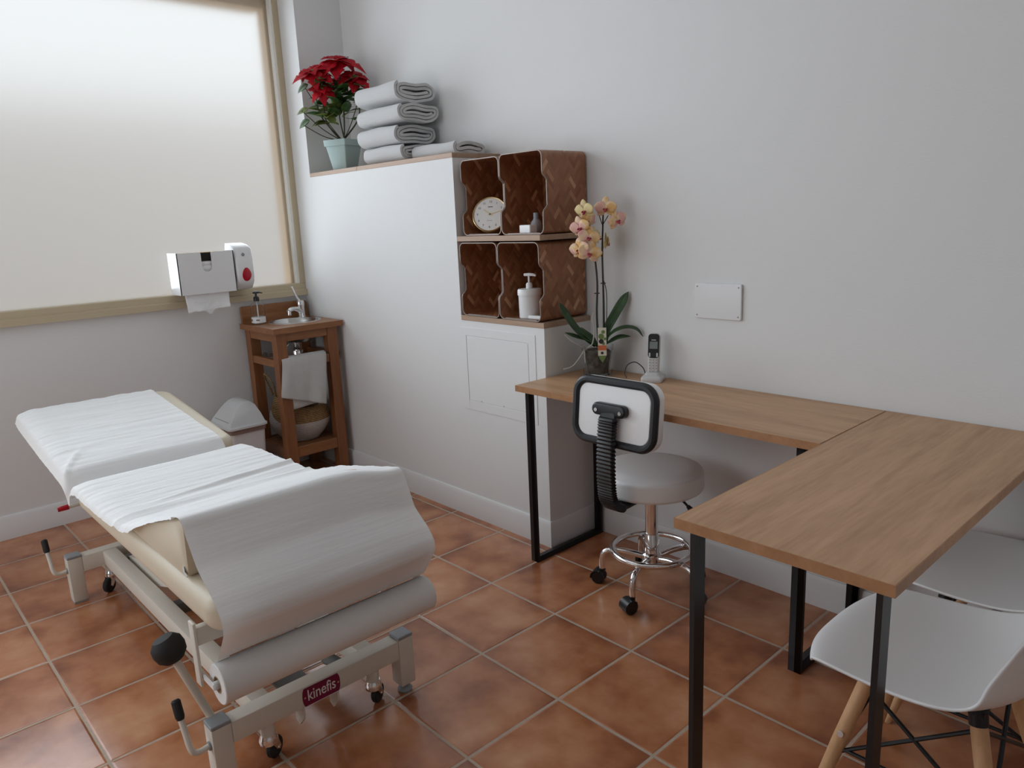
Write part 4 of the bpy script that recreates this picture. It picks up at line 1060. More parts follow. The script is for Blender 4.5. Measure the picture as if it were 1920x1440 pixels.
# mixer tap
fc = thing('mixer_tap', 'chrome mixer tap with long raised lever behind the basin', 'tap', (0.078, -0.362, 0.8825))
fx, fy, fz = 0.078, -0.362, 0.8825
bm = BM(); lathe(bm, [(0, 0), (0.026, 0), (0.026, 0.005), (0.022, 0.009), (0.021, 0.060), (0.023, 0.070), (0.023, 0.088), (0.020, 0.097), (0.010, 0.103), (0, 0.104)], (fx, fy, fz), 32); obj('body', bm, M['chrome'], fc)
bm = BM(); sd = Vector((0.45, -0.893, 0)).normalized(); q0 = Vector((fx, fy, fz + 0.035))
pp = bez([q0 + sd * 0.012, q0 + sd * 0.04 + Vector((0, 0, 0.016)), q0 + sd * 0.085 + Vector((0, 0, 0.022)), q0 + sd * 0.118 + Vector((0, 0, 0.014))], 20)
tube(bm, pp, [0.016 - 0.004 * i / len(pp) for i in range(len(pp))], 14); cyl(bm, q0 + sd * 0.112 + Vector((0, 0, 0.017)), q0 + sd * 0.112 + Vector((0, 0, -0.010)), 0.0115, n=18); obj('spout', bm, M['chrome'], fc)
bm = BM(); tube(bm, bez([(fx, fy, fz + 0.098), (fx + 0.004, fy - 0.016, fz + 0.112), (fx + 0.006, fy - 0.030, fz + 0.140), (fx + 0.006, fy - 0.042, fz + 0.172), (fx + 0.006, fy - 0.046, fz + 0.180)], 20), 0.0042, 10, flat=(1.5, 0.8)); obj('lever', bm, M['chrome'], fc)

# soap bottle with black pump
sb = (0.128, -0.647, 0.8825)
bt_ = thing('soap_bottle', 'clear soap bottle with black pump on the washstand beside the basin', 'bottle', sb)
bm = BM(); lathe(bm, [(0, 0.001), (0.034, 0.001), (0.0375, 0.005), (0.0375, 0.094), (0.033, 0.110), (0.022, 0.120), (0.013, 0.125), (0.013, 0.130), (0.0115, 0.130), (0.0115, 0.124), (0.021, 0.1185), (0.0315, 0.109), (0.0360, 0.094), (0.0360, 0.006), (0.033, 0.003), (0, 0.003)], sb, 36); obj('bottle', bm, M['bottle'], bt_)
bm = BM(); lathe(bm, [(0, 0.0035), (0.032, 0.0035), (0.0355, 0.007), (0.0355, 0.036), (0, 0.036)], sb, 36); obj('soap', bm, M['liquid'], bt_)
bm = BM(); lathe(bm, [(0.0377, 0.008), (0.0381, 0.008), (0.0381, 0.040), (0.0377, 0.040), (0.0377, 0.008)], sb, 48); lb = obj('label_band', bm, M['whpl'], bt_)
for ang in (-88, -30):
    a = math.radians(ang); p = Vector((math.cos(a) * 0.0382, math.sin(a) * 0.0382, 0.024)); nrm = Vector((math.cos(a), math.sin(a), 0))
    bm = BM()
    if ang == -88: cyl(bm, p - nrm * 0.0008, p + nrm * 0.0004, 0.0068, n=16)
    else: slab(bm, 0.009, 0.0035, 0.001, 0.001, 0.0003, axes(p, Vector((0, 0, 1)).cross(nrm), (0, 0, 1), nrm))
    obj('printed_mark', bm, M['numeral'], bt_, world=False)
bm = BM(); cyl(bm, Vector(sb) + Vector((0, 0, 0.02)), Vector(sb) + Vector((0, 0, 0.128)), 0.0032, n=10); obj('dip_tube', bm, M['whpl'], bt_)
bm = BM(); lathe(bm, [(0, 0.127), (0.0155, 0.127), (0.0155, 0.146), (0.012, 0.151), (0.0055, 0.154), (0.0055, 0.170), (0, 0.170)], sb, 24)
tube(bm, [Vector(sb) + Vector(p) for p in ((-0.012, -0.010, 0.172), (0, 0, 0.174), (0.016, 0.014, 0.174), (0.028, 0.026, 0.169))], [0.006, 0.0075, 0.005, 0.003], 10); obj('pump', bm, M['blackpl'], bt_)

# hand towel over the front rail
bm = BM(); rows = []
NU, yA_, yB_ = 30, -0.672, -0.412
pathT = [(0.372, 0.50), (0.3725, 0.60), (0.373, 0.695), (0.377, 0.714), (0.392, 0.722), (0.408, 0.714), (0.413, 0.695), (0.4155, 0.60), (0.418, 0.50), (0.420, 0.44)]
dens = []
for a, b in zip(pathT, pathT[1:]):
    for k in range(6): dens.append((a[0] + (b[0] - a[0]) * k / 6, a[1] + (b[1] - a[1]) * k / 6))
dens.append(pathT[-1])
for i, (x, z) in enumerate(dens):
    s = i / (len(dens) - 1); fr_ = sstep(0.62, 1.0, s); row = []
    for k in range(NU + 1):
        u = k / NU; y = yA_ + (yB_ - yA_) * u
        zz = z
        if z < 0.69 and x > 0.40: zz = 0.69 - (0.69 - z) * (0.70 + 0.34 * u)
        if z < 0.69 and x < 0.39: zz = 0.69 - (0.69 - z) * 1.25
        y2 = y - 0.036 * fr_
        if x < 0.406: y2 = max(y2, -0.628)
        xx = x + fr_ * (0.008 + 0.009 * math.sin(u * 8 + 0.6) + 0.005 * math.sin(u * 17)) + 0.003 * noise.noise(Vector((u * 6, s * 6, 3)))
        if x > 0.40: xx += 0.004
        row.append(Vector((xx, y2, zz)))
    rows.append(row)
sheet(bm, rows)
# inner leaf of the folded towel, a little longer
rows = []
for i in range(16):
    s = i / 15; row = []
    for k in range(21):
        u = k / 20; y = -0.632 + 0.172 * u; row.append(Vector((0.4085 + 0.003 * math.sin(u * 8), y, 0.690 - (0.690 - 0.432 - 0.012 * u) * s)))
    rows.append(row)
sheet(bm, rows)
solo('hand_towel', bm, M['terry2'], 'white hand towel draped over the front rail of the washstand', 'towel', (0.41, -0.54, 0.70), sharp=180, mods=[('SOLIDIFY', dict(thickness=0.006, offset=0.0))])

# belly basket
bc = Vector((0.218, -0.508, 0.2105))
bs = thing('belly_basket', 'round seagrass basket, white below and tan above, on the washstand shelf', 'basket', bc)
def basket_ring(s, inner=0.0):
    # s: 0 bottom .. 1 rim
    out = []
    for k in range(72):
        a = 2 * PI * k / 72
        # the near left side stands up higher, the rest of the top is folded in
        hgt = 0.200 + 0.105 * math.exp(-((a - math.radians(250)) / 0.55) ** 2)
        z = s * hgt
        q = z / 0.20
        r = 0.098 + 0.072 * math.sin(min(1, q / 0.62) * PI / 2) - (0.022 * max(0, (q - 0.62) / 0.40) ** 1.4) - inner
        out.append(bc + Vector((r * math.cos(a), r * math.sin(a), z + 0.001)))
    return out
def nring(z0f):
    return basket_ring(z0f)
bm = BM(); loft(bm, [[bc + (p - bc) * 0.01 + Vector((0, 0, 0.001)) for p in basket_ring(0)]] + [basket_ring(0.60 * k / 14) for k in range(15)], True, False, False, False); obj('white_body', bm, M['bask_w'], bs, sharp=80)
bm = BM(); loft(bm, [basket_ring(0.60 + 0.40 * k / 10) for k in range(11)] + [basket_ring(1.0, 0.010), basket_ring(0.8, 0.012), basket_ring(0.5, 0.012)], True, False, False, False); obj('tan_top', bm, M['bask_t'], bs, sharp=80)
bm = BM(); tube(bm, bez([bc + Vector((-0.010, -0.128, 0.265)), bc + Vector((0.005, -0.140, 0.325)), bc + Vector((-0.01, -0.152, 0.370)), bc + Vector((-0.050, -0.160, 0.395)), bc + Vector((-0.080, -0.142, 0.350)), bc + Vector((-0.085, -0.108, 0.260))], 40), 0.0055, 8); obj('handle', bm, M['bask_t'], bs)
bm = BM(); tube(bm, bez([bc + Vector((0.02, 0.118, 0.175)), bc + Vector((0.03, 0.115, 0.215)), bc + Vector((-0.02, 0.112, 0.235)), bc + Vector((-0.07, 0.10, 0.215)), bc + Vector((-0.07, 0.10, 0.175))], 30), 0.0055, 8); obj('handle', bm, M['bask_w'], bs)
kc = thing('dark_canister', 'dark round topped canister poking out of the basket', 'canister', (0.205, -0.585, 0.300))
bm = BM(); lathe(bm, [(0, 0.0), (0.024, 0.0), (0.026, 0.01), (0.026, 0.145), (0.020, 0.160), (0, 0.166)], (0.205, -0.585, 0.300), 24); obj('body', bm, M['blackpl'], kc)
bm = BM(); lathe(bm, [(0, 0), (0.008, 0.001), (0.009, 0.006), (0.004, 0.011), (0, 0.011)], (0.228, -0.593, 0.449), 14); obj('button', bm, M['chrome'], kc)

# swing lid bin
bn = thing('swing_lid_bin', 'pale grey plastic bin with swing lid between table and washstand', 'bin', (0.235, -0.875, 0))
bm = BM(); cx, cy = 0.235, -0.8745
def rr(hx, hy, r, z): return [Vector((cx + x, cy + y, z)) for x, y in rrect(hx, hy, r, 6)]
loft(bm, [rr(0.100, 0.078, 0.02, 0.0), rr(0.108, 0.082, 0.022, 0.01), rr(0.128, 0.096, 0.024, 0.372), rr(0.124, 0.092, 0.022, 0.372), rr(0.106, 0.08, 0.02, 0.02)]); obj('bin_body', bm, M['bin2'], bn)
bm = BM(); loft(bm, [rr(0.1325, 0.0995, 0.026, 0.350), rr(0.134, 0.1005, 0.026, 0.373), rr(0.1285, 0.0965, 0.024, 0.374), rr(0.1285, 0.0965, 0.024, 0.350)], True, False, False, False); obj('bin_liner', bm, M['liner'], bn)
bm = BM()
loft(bm, [rr(0.138, 0.106, 0.026, 0.374), rr(0.141, 0.109, 0.028, 0.376), rr(0.141, 0.109, 0.028, 0.386), rr(0.136, 0.104, 0.026, 0.390), rr(0.128, 0.096, 0.02, 0.391)]); obj('lid_rim', bm, M['bin'], bn)
bm = BM(); rows = []
lidp = [(-0.096, 0.0), (-0.088, 0.018), (-0.060, 0.058), (-0.034, 0.090), (-0.012, 0.108), (0.014, 0.117), (0.044, 0.114), (0.066, 0.098), (0.084, 0.050), (0.096, 0.0)]
lidq = []
for a, b in zip(lidp, lidp[1:]):
    for k in range(3): lidq.append((a[0] + (b[0] - a[0]) * k / 3, a[1] + (b[1] - a[1]) * k / 3))
lidq.append(lidp[-1])
for sx in (-1, -0.93, -0.80, 0.0, 0.80, 0.93, 1):
    # both ends lean in towards the ridge
    row = []
    for u, v in lidq:
        fx_ = 0.128 - 0.045 * (v / 0.117) ** 1.0
        e = 0.0 if abs(sx) < 0.9 else (0.004 if abs(sx) < 0.95 else 0.010)
        row.append(Vector((cx + sx * fx_, cy + u, 0.3905 + max(0, v - e * (v / 0.117)))))
    rows.append(row)
loft(bm, rows, closed_ring=True); obj('swing_lid', bm, M['bin'], bn, sharp=50)
bm = BM(); tube(bm, [Vector((cx + s, cy - 0.0865 - 0.0008, 0.4105)) for s in (-0.09, -0.03, 0.03, 0.088)], 0.0012, 6); obj('flap_gap', bm, M['numeral'], bn)

# paper towel box standing on the window frame
pt = thing('paper_towel_dispenser', 'white cardboard paper towel box in front of the window with a sheet hanging down', 'towel dispenser', (0.085, -0.90, 1.076))
PX0, PX1, PY0, PY1, PZ0, PZ1 = 0.018, 0.152, -1.052, -0.756, 1.0785, 1.293
bm = BM(); tk = 0.004
prism(bm, [(PX0, PZ0), (PX1, PZ0), (PX1, PZ1), (PX0, PZ1)], 'y', PY0, PY0 + tk)
prism(bm, [(PX0, PZ0), (PX1, PZ0), (PX1, PZ1), (PX0, PZ1)], 'y', PY1 - tk, PY1)
box(bm, PX0, PX0 + tk, PY0 + tk, PY1 - tk, PZ0, PZ1)
box(bm, PX0 + tk, PX1 - tk, PY0 + tk, PY1 - tk, PZ0, PZ0 + tk)
cy_, hw_ = -0.902, 0.0265      # front panel with the thumb slot
sl = [(PY0, PZ0), (PY1, PZ0), (PY1, PZ1), (cy_ + hw_ + 0.004, PZ1), (cy_ + hw_, PZ1 - 0.006), (cy_ + hw_, PZ1 - 0.075)]
for k in range(1, 12): a = -PI * k / 12; sl.append((cy_ + hw_ * math.cos(a), PZ1 - 0.075 + hw_ * math.sin(a)))
sl += [(cy_ - hw_, PZ1 - 0.075), (cy_ - hw_, PZ1 - 0.006), (cy_ - hw_ - 0.004, PZ1), (PY0, PZ1)]
prism(bm, sl, 'x', PX1 - tk, PX1)
obj('carton', bm, M['whpl'], pt)
bm = BM(); box(bm, PX0 + tk, PX1 - tk - 0.0005, PY0 + tk, PY1 - tk, PZ1 - 0.004, PZ1 - 0.001); obj('inner_flap', bm, M['board'], pt)
bm = BM()
box(bm, PX0 + 0.02, PX1 - 0.012, PY0 + 0.02, PY1 - 0.02, PZ0 + 0.006, PZ1 - 0.048, 0.006)
for k in range(4): box(bm, PX1 - 0.0125, PX1 - 0.0095, PY0 + 0.03, PY1 - 0.03, PZ1 - 0.066 - k * 0.026, PZ1 - 0.050 - k * 0.026, 0.0012)
obj('towel_stack', bm, M['tissue'], pt)
bm = BM(); rows = []
for i in range(15):
    s = i / 14; row = []
    for k in range(31):
        u = k / 30; y = -1.028 + 0.232 * u
        end = 0.094 + 0.030 * math.exp(-((u - 0.52) / 0.07) ** 2) - 0.010 * u + 0.005 * noise.noise(Vector((u * 9, 0, 0)))
        z = PZ0 + 0.006 - (end + 0.006) * s
        row.append(Vector((0.128 + 0.006 * math.sin(u * 7) * s + 0.006 * noise.noise(Vector((u * 5, s * 4, 1))) * s + 0.01 * s, y + 0.010 * s * (0.5 - u), z)))
    rows.append(row)
sheet(bm, rows); obj('hanging_sheet', bm, M['tissue'], pt, sharp=180, mods=[('SOLIDIFY', dict(thickness=0.0012, offset=0.0))])

# foam soap dispenser beside it
sd_ = thing('soap_dispenser', 'white wall soap dispenser with red drop window beside the paper towel box', 'dispenser', (0.08, -0.698, 1.076))
bm = BM(); rings = []
for z, x1, hy in ((1.077, 0.092, 0.044), (1.082, 0.118, 0.048), (1.12, 0.150, 0.050), (1.16, 0.160, 0.050), (1.24, 0.158, 0.050), (1.292, 0.150, 0.050), (1.306, 0.135, 0.049), (1.318, 0.105, 0.048), (1.326, 0.06, 0.046), (1.328, 0.03, 0.044)):
    hx = (x1 - 0.018) / 2; rings.append([Vector((0.018 + hx + x, -0.6995 + y, z)) for x, y in rrect(hx, hy, min(0.016, hx * 0.8), 6)])
loft(bm, rings); obj('housing', bm, M['whpl'], sd_, sharp=45)
bm = BM()
drop = []
for k in range(40):
    a = 2 * PI * k / 40; r = 0.0245 * (1 - 0.0 * a); yy = math.sin(a) * 0.0245; zz = -math.cos(a) * 0.034
    if zz > 0: yy *= (1 - (zz / 0.034) ** 1.6 * 0.25); zz *= 1.15
    drop.append((yy, zz))
def frontx(z): return 0.1605 if z > 1.16 else 0.150 + (z - 1.12) * 0.25
loft(bm, [[Vector((frontx(1.158 + v) - 0.004, -0.697 + u, 1.158 + v)) for u, v in drop], [Vector((frontx(1.158 + v) + 0.0015, -0.697 + u, 1.158 + v)) for u, v in drop], [Vector((frontx(1.158 + v * .6) + 0.005, -0.697 + u * .6, 1.158 + v * .6)) for u, v in drop]]); obj('refill_window', bm, M['redpl'], sd_, sharp=60)
bm = BM()
dm = [(0, 0.010), (0.009, 0), (0, -0.010), (-0.009, 0)]
di = [(0, 0.0055), (0.005, 0), (0, -0.0055), (-0.005, 0)]
loft(bm, [[Vector((0.1575 - (v + 0) * 0.10, -0.706 + u, 1.267 + v)) for u, v in dm], [Vector((0.1592 - v * 0.10, -0.706 + u, 1.267 + v)) for u, v in dm], [Vector((0.1592 - v * 0.10, -0.706 + u, 1.267 + v)) for u, v in di], [Vector((0.1575 - v * 0.10, -0.706 + u, 1.267 + v)) for u, v in di]], True, False, False, False); obj('diamond_mark', bm, M['numeral'], sd_)

# ------------------------------------------------------------------ rolled and folded towels on the ledge
TZ = ZT + 0.0212
def towel(label, x0, x1, yc, z0, hy, hz, seed, turns=2.6, group='folded white towels on the ledge'):
    NP = 120; pitch = hz * 0.92 / turns; th = pitch * 0.80
    ce = []
    for i in range(NP + 1):
        s = i / NP; a = 2 * PI * turns * s
        rx = hy - pitch * turns * s; rz = max(0.004, hz - pitch * turns * s)      # spiral inwards, the outermost turn first
        sgn = lambda t, e: math.copysign(abs(t) ** e, t)
        u = sgn(math.cos(a + 2.4), 0.62) * rx; v = sgn(math.sin(a + 2.4), 0.72) * rz
        v += 0.004 * math.sin(u * 40 + seed) ; ce.append(Vector((0, u, v)))
    nrm = []
    for i in range(NP + 1):
        t = (ce[min(NP, i + 1)] - ce[max(0, i - 1)]).normalized(); nrm.append(Vector((0, t.z, -t.y)))
    outline = [ce[i] + nrm[i] * th * 0.5 for i in range(NP + 1)] + [ce[i] - nrm[i] * th * 0.5 for i in range(NP, -1, -1)]
    zmin = min(p.z for p in outline)
    bm = BM(); rings = []
    NX_ = 16
    for j in range(NX_ + 1):
        s = j / NX_; x = x0 + (x1 - x0) * s
        e = 0.004 * (1 if j in (0, NX_) else 0)
        ring = []
        for q, p in enumerate(outline):
            w = noise.noise(Vector((x * 9, p.y * 14, p.z * 14 + seed))) * 0.0035
            xx = x + noise.noise(Vector((p.y * 22, p.z * 22, seed + (0 if s < .5 else 7)))) * 0.007 * (1 if j in (0, NX_) else 0.6)
            z = p.z - zmin
            ring.append(Vector((xx, yc + p.y * (1 - e * 3) + w * 0.6, z0 + max(0.0005, z * (1 + 0.02 * math.sin(x * 21 + seed)) + w * min(1, z / 0.02)))))
        rings.append(ring)
    loft(bm, rings)
    return solo('folded_towel', bm, M['terry'], label, 'towel', ((x0 + x1) / 2, yc, z0), group, sharp=70)
towel('lowest folded white towel of the stack on the ledge', 0.735, 1.062, -0.148, TZ, 0.118, 0.040, 1)
towel('second folded towel from the bottom of the white stack', 0.705, 1.035, -0.150, TZ + 0.0825, 0.124, 0.046, 2)
towel('third folded towel from the bottom of the white stack', 0.712, 1.070, -0.148, TZ + 0.177, 0.122, 0.044, 3)
towel('topmost folded white towel of the stack on the ledge', 0.700, 1.050, -0.148, TZ + 0.268, 0.120, 0.047, 5)
towel('single low folded white towel lying right of the stack', 1.085, 1.400, -0.120, TZ, 0.095, 0.031, 8, 1.6)

# ------------------------------------------------------------------ poinsettia
def leaf(bm, base, d, n_, ln, wd, lobes=0.0, fold=0.15, droop=0.25, seg=9, curl=0.0):
    """pointed blade from base along d, upper side n_; lobes adds the toothed outline of a poinsettia bract"""
    d = Vector(d).normalized(); n_ = Vector(n_); n_ = (n_ - d * n_.dot(d)).normalized(); s_ = d.cross(n_)
    rows = []
    for i in range(seg + 1):
        t = i / seg
        w = math.sin(min(1, t * 1.02) ** 0.75 * PI) ** 0.85 * wd
        w *= 1 + lobes * (0.45 * math.exp(-((t - 0.42) / 0.07) ** 2) + 0.3 * math.exp(-((t - 0.64) / 0.06) ** 2) - 0.22 * math.exp(-((t - 0.54) / 0.05) ** 2))
        if i == 0: w = wd * 0.05
        if i == seg: w = wd * 0.01
        c = base + d * (ln * (t - 0.10 * droop * t * t)) - n_ * (ln * droop * t * t)
        row = []
        for u in (-1, -0.5, 0, 0.5, 1):
            row.append(c + s_ * (u * w) + n_ * (abs(u) ** 1.3 * w * fold + curl * w * (u * u) * math.sin(t * 9)))
        rows.append(row)
    sheet(bm, rows)
PX, PY = 0.415, -0.185
ps = thing('poinsettia', 'red poinsettia in a square pale green pot at the window end of the ledge', 'potted plant', (PX, PY, TZ))
mz = Matrix.Translation((PX, PY, TZ)) @ Matrix.Rotation(math.radians(18.5), 4, 'Z')
def sq(h, z, r=0.006): return [mz @ Vector((x, y, z)) for x, y in rrect(h, h, r, 3)]
bm = BM(); loft(bm, [sq(0.046, 0.0005), sq(0.047, 0.003), sq(0.0675, 0.125), sq(0.074, 0.126), sq(0.076, 0.158), sq(0.071, 0.158), sq(0.066, 0.128), sq(0.045, 0.010)]); obj('pot', bm, M['pot'], ps)
bm = BM(); loft(bm, [sq(0.060, 0.10), sq(0.069, 0.142), sq(0.045, 0.153), sq(0.010, 0.156)])
for v in bm.verts: v.co += Vector((0, 0, noise.noise(v.co * 40) * 0.006))
obj('soil', bm, M['soil'], ps)
C0 = Vector((PX, PY, TZ + 0.152))
def at_(right, upv, depth=0.0):
    """offset from the pot's axis: right / up as one looks at the plant from the desk, depth towards the room"""
    return C0 + Vector((0.508, 0.861, 0)) * right + Vector((0, 0, upv)) + Vector((0.861, -0.508, 0)) * depth
heads = [  # right, up, depth, radius, tilt towards the room, deep colour
    (0.005, 0.405, 0.02, 0.150, 0.35, 'red'), (-0.125, 0.345, 0.06, 0.125, 0.55, 'red'), (0.085, 0.325, 0.03, 0.115, 0.60, 'red'),
    (-0.085, 0.250, 0.09, 0.085, 0.9, 'red'), (-0.005, 0.310, -0.03, 0.095, 0.4, 'red2')]
tips = []
for hi, (r_, u_, dp, rad, tilt, mm) in enumerate(heads):
    rnd = random.Random(30 + hi); c = at_(r_, u_, dp)
    axis = (Vector((0, 0, 1)) + Vector((0.861, -0.508, 0)) * tilt + Vector((0.508, 0.861, 0)) * r_ * 2).normalized()
    e1 = axis.cross(Vector((0.508, 0.861, 0.02))).normalized(); e2 = axis.cross(e1)
    bm = BM()
    for layer, (cnt, kl, lift) in enumerate(((6, 1.0, -0.10), (5, 0.72, 0.25))):
        for k in range(cnt):
            a = 2 * PI * (k + 0.5 * layer) / cnt + rnd.uniform(-.25, .25)
            d = e1 * math.cos(a) + e2 * math.sin(a) + axis * (lift + rnd.uniform(-.12, .18))
            leaf(bm, c + axis * 0.004 * layer, d, axis, rad * kl * rnd.uniform(.82, 1.12), rad * kl * 0.30, 0.9, 0.22, rnd.uniform(.15, .5), 11, 0.06)
    obj('flower', bm, M[mm], ps, sharp=180, mods=[('SOLIDIFY', dict(thickness=0.0008, offset=0.0))])
    bm = BM()
    for k in range(7):
        a = rnd.uniform(0, 2 * PI); q = c + axis * 0.008 + (e1 * math.cos(a) + e2 * math.sin(a)) * rnd.uniform(0, .010)
        lathe(bm, [(0, -.003), (0.0028, -.001), (0.0028, 0.002), (0, 0.0042)], q, 8)
    obj('flower_eye', bm, M['leaf2'], ps)
    tips.append(c)
bm = BM(); sb_ = []
roots_ = [C0 + Vector((0.012 * math.cos(k * 1.9), 0.012 * math.sin(k * 1.9), -0.008)) for k in range(8)]
bows = [0.02, -0.10, 0.115, -0.07, -0.02]
for k, c in enumerate(tips):
    m1 = roots_[k].lerp(c, 0.40) + Vector((0.508, 0.861, 0)) * bows[k] * 0.55 - Vector((0, 0, 0.01))
    path_ = bez([roots_[k], m1, roots_[k].lerp(c, 0.72) + Vector((0.508, 0.861, 0)) * bows[k] * 0.35, c], 28)
    tube(bm, path_, [0.0045 - 0.0022 * i / len(path_) for i in range(len(path_))], 8); sb_.append(path_)
for k, tgt in enumerate((at_(-0.20, 0.085, 0.03), at_(-0.20, 0.155, 0.04), at_(0.10, 0.21, 0.02), at_(-0.17, 0.265, 0.05))):
    m1 = C0.lerp(tgt, 0.5) + Vector((0, 0, -0.015)); path_ = bez([C0, m1, tgt], 20); tube(bm, path_, 0.0024, 7); sb_.append(path_)
obj('stems', bm, M['stem'], ps)
rnd = random.Random(11)
for nm_, mm, N_ in (('foliage', 'leaf', 60), ('young_foliage', 'leaf2', 17)):
    bm = BM()
    for k in range(N_):
        r_ = rnd.uniform(-0.12, 0.105); u_ = rnd.uniform(0.10, 0.30); dp = rnd.uniform(-0.05, 0.10)
        if mm == 'leaf2': r_ = rnd.uniform(-0.14, 0.03); u_ = rnd.uniform(0.09, 0.19); dp = rnd.uniform(0.0, 0.09)
        if mm == 'leaf' and k < 38: u_ = rnd.uniform(0.19, 0.31)
        c = at_(r_, u_, dp)
        d = (c - at_(0, u_ - 0.03, 0.0)).normalized() + Vector((rnd.uniform(-.6, .6), rnd.uniform(-.6, .6), rnd.uniform(-.35, .25)))
        leaf(bm, c - d.normalized() * 0.025, d, Vector((rnd.uniform(-.3, .6), rnd.uniform(-.6, .2), 1)), rnd.uniform(0.065, 0.105), rnd.uniform(0.022, 0.033), 0.25, 0.18, rnd.uniform(.1, .5), 8)
    if mm == 'leaf':
        for (r_, u_, dp, rr_) in ((-0.195, 0.09, 0.03, -1), (-0.185, 0.265, 0.05, -1)):
            c = at_(r_ + 0.03, u_ + 0.02, dp); leaf(bm, c, Vector((-0.508, -0.861, -0.5)), Vector((0.6, -0.5, 0.9)), 0.072, 0.026, 0.1, 0.15, 0.25)
    else:
        c = at_(-0.165, 0.165, 0.04); leaf(bm, c, Vector((-0.508, -0.861, -0.25)), Vector((0.6, -0.5, 0.9)), 0.07, 0.023, 0.1, 0.15, 0.25)
    obj(nm_, bm, M[mm], ps, sharp=180, mods=[('SOLIDIFY', dict(thickness=0.0006, offset=0.0))])

# ------------------------------------------------------------------ orchid
OX, OY, OZ = 2.142, -0.118, 0.7508
oc = thing('orchid', 'peach flowered orchid in a clear pot at the left end of the wall desk', 'potted plant', (OX, OY, OZ))
O0 = Vector((OX, OY, OZ)); RT = Vector((0.777, 0.629, 0)); TO = Vector((0.629, -0.777, 0))   # right and towards, as seen from the room
def oo(r_, u_, t_=0.0): return O0 + RT * r_ + Vector((0, 0, u_)) + TO * t_
bm = BM(); lathe(bm, [(0, 0), (0.052, 0), (0.058, 0.004), (0.060, 0.022), (0.0585, 0.022), (0.056, 0.006), (0, 0.003)], O0, 40); obj('saucer', bm, M['clear'], oc)
bm = BM(); lathe(bm, [(0, 0.0045), (0.045, 0.0045), (0.047, 0.008), (0.060, 0.105), (0.0645, 0.106), (0.066, 0.124), (0.0645, 0.124), (0.063, 0.1075), (0.0585, 0.106), (0.0455, 0.0095), (0, 0.0065)], O0, 44); obj('pot', bm, M['clear'], oc)
bm = BM(); lathe(bm, [(0, 0.007), (0.0435, 0.010), (0.0485, 0.05), (0.0555, 0.098), (0.045, 0.106), (0, 0.108)], O0, 32)
for v in bm.verts: v.co += (v.co - O0 - Vector((0, 0, v.co.z - O0.z))) * (noise.noise(v.co * 45) * 0.09 - 0.03)
obj('bark', bm, M['bark'], oc)
spikes = [bez([oo(0.006, 0.10, 0.0), oo(0.000, 0.25, 0.0), oo(0.004, 0.38, 0.0), oo(-0.006, 0.50, 0.012), oo(-0.020, 0.60, 0.030), oo(-0.045, 0.655, 0.045), oo(-0.040, 0.675, 0.055)], 40),
          bez([oo(0.026, 0.10, 0.0), oo(0.028, 0.30, 0.0), oo(0.026, 0.48, 0.0), oo(0.030, 0.60, 0.004), oo(0.034, 0.665, 0.010), oo(0.042, 0.675, 0.02)], 40)]
for sp_ in spikes:
    bm = BM(); tube(bm, sp_, [0.0046 - 0.0024 * i / len(sp_) for i in range(len(sp_))], 8); o = obj('flower_spike', bm, M['orstem'], oc)
bm = BM(); tube(bm, bez([oo(0.034, 0.11, 0.006), oo(0.040, 0.25, 0.006), oo(0.040, 0.34, 0.004), oo(0.030, 0.385, 0.003)], 24), 0.0018, 6); obj('support_stick', bm, M['orstem'], oc)
bm = BM()
for p in (oo(0.0015, 0.335), oo(0.027, 0.375)): tube(bm, [p + RT * -0.010, p + RT * 0.011], 0.0022, 6)
for a, b in ((oo(0.030, 0.60), oo(0.014, 0.648, 0.01)), (oo(0.030, 0.605), oo(0.052, 0.640, 0.01)), (oo(0.027, 0.480), oo(0.012, 0.492, 0.01))): tube(bm, [a, a.lerp(b, .5) + TO * .004, b], 0.0018, 6)
obj('spike_clip', bm, M['orstem'], oc)
def strap(pts, w, up_):
    """long strap leaf along pts, with a keel"""
    P_ = bez(pts, 26); bm = BM(); rows = []; n = len(P_)
    for i, p in enumerate(P_):
        t = i / (n - 1); tg = (P_[min(n - 1, i + 1)] - P_[max(0, i - 1)]).normalized(); u0 = Vector(up_); u0 = (u0 - tg * u0.dot(tg)).normalized(); s_ = tg.cross(u0)
        ww = w * (0.35 + 0.65 * min(1, t * 3)) * (1 - max(0, (t - 0.62) / 0.38) ** 2.2) + 0.0005
        rows.append([p + s_ * (q * ww) + u0 * (abs(q) * ww * 0.32) for q in (-1, -.5, 0, .5, 1)])
    sheet(bm, rows); obj('leaf', bm, M['orleaf'], oc, sharp=180, mods=[('SOLIDIFY', dict(thickness=0.0018, offset=0.0))])
strap([oo(-0.01, 0.118), oo(-0.05, 0.155, 0.01), oo(-0.095, 0.205, 0.02), oo(-0.135, 0.270, 0.02), oo(-0.150, 0.305, 0.02)], 0.019, (0.75, -0.1, 0.65))
strap([oo(0.03, 0.118), oo(0.042, 0.185, -0.015), oo(0.075, 0.245, -0.03), oo(0.108, 0.300, -0.035), oo(0.128, 0.335, -0.035)], 0.019, (0.35, -0.80, 0.4))
strap([oo(0.02, 0.118), oo(0.06, 0.170, 0.01), oo(0.11, 0.192, 0.01), oo(0.155, 0.185, 0.008), oo(0.185, 0.155, 0.005)], 0.018, (0.1, -0.2, 1))
strap([oo(0.02, 0.116), oo(0.055, 0.138, 0.02), oo(0.09, 0.155, 0.025), oo(0.135, 0.160, 0.02)], 0.019, (0.1, -0.3, 1))
strap([oo(0.0, 0.116), oo(-0.04, 0.145, 0.02), oo(-0.085, 0.162, 0.03), oo(-0.130, 0.182, 0.03)], 0.016, (0.1, -0.3, 1))
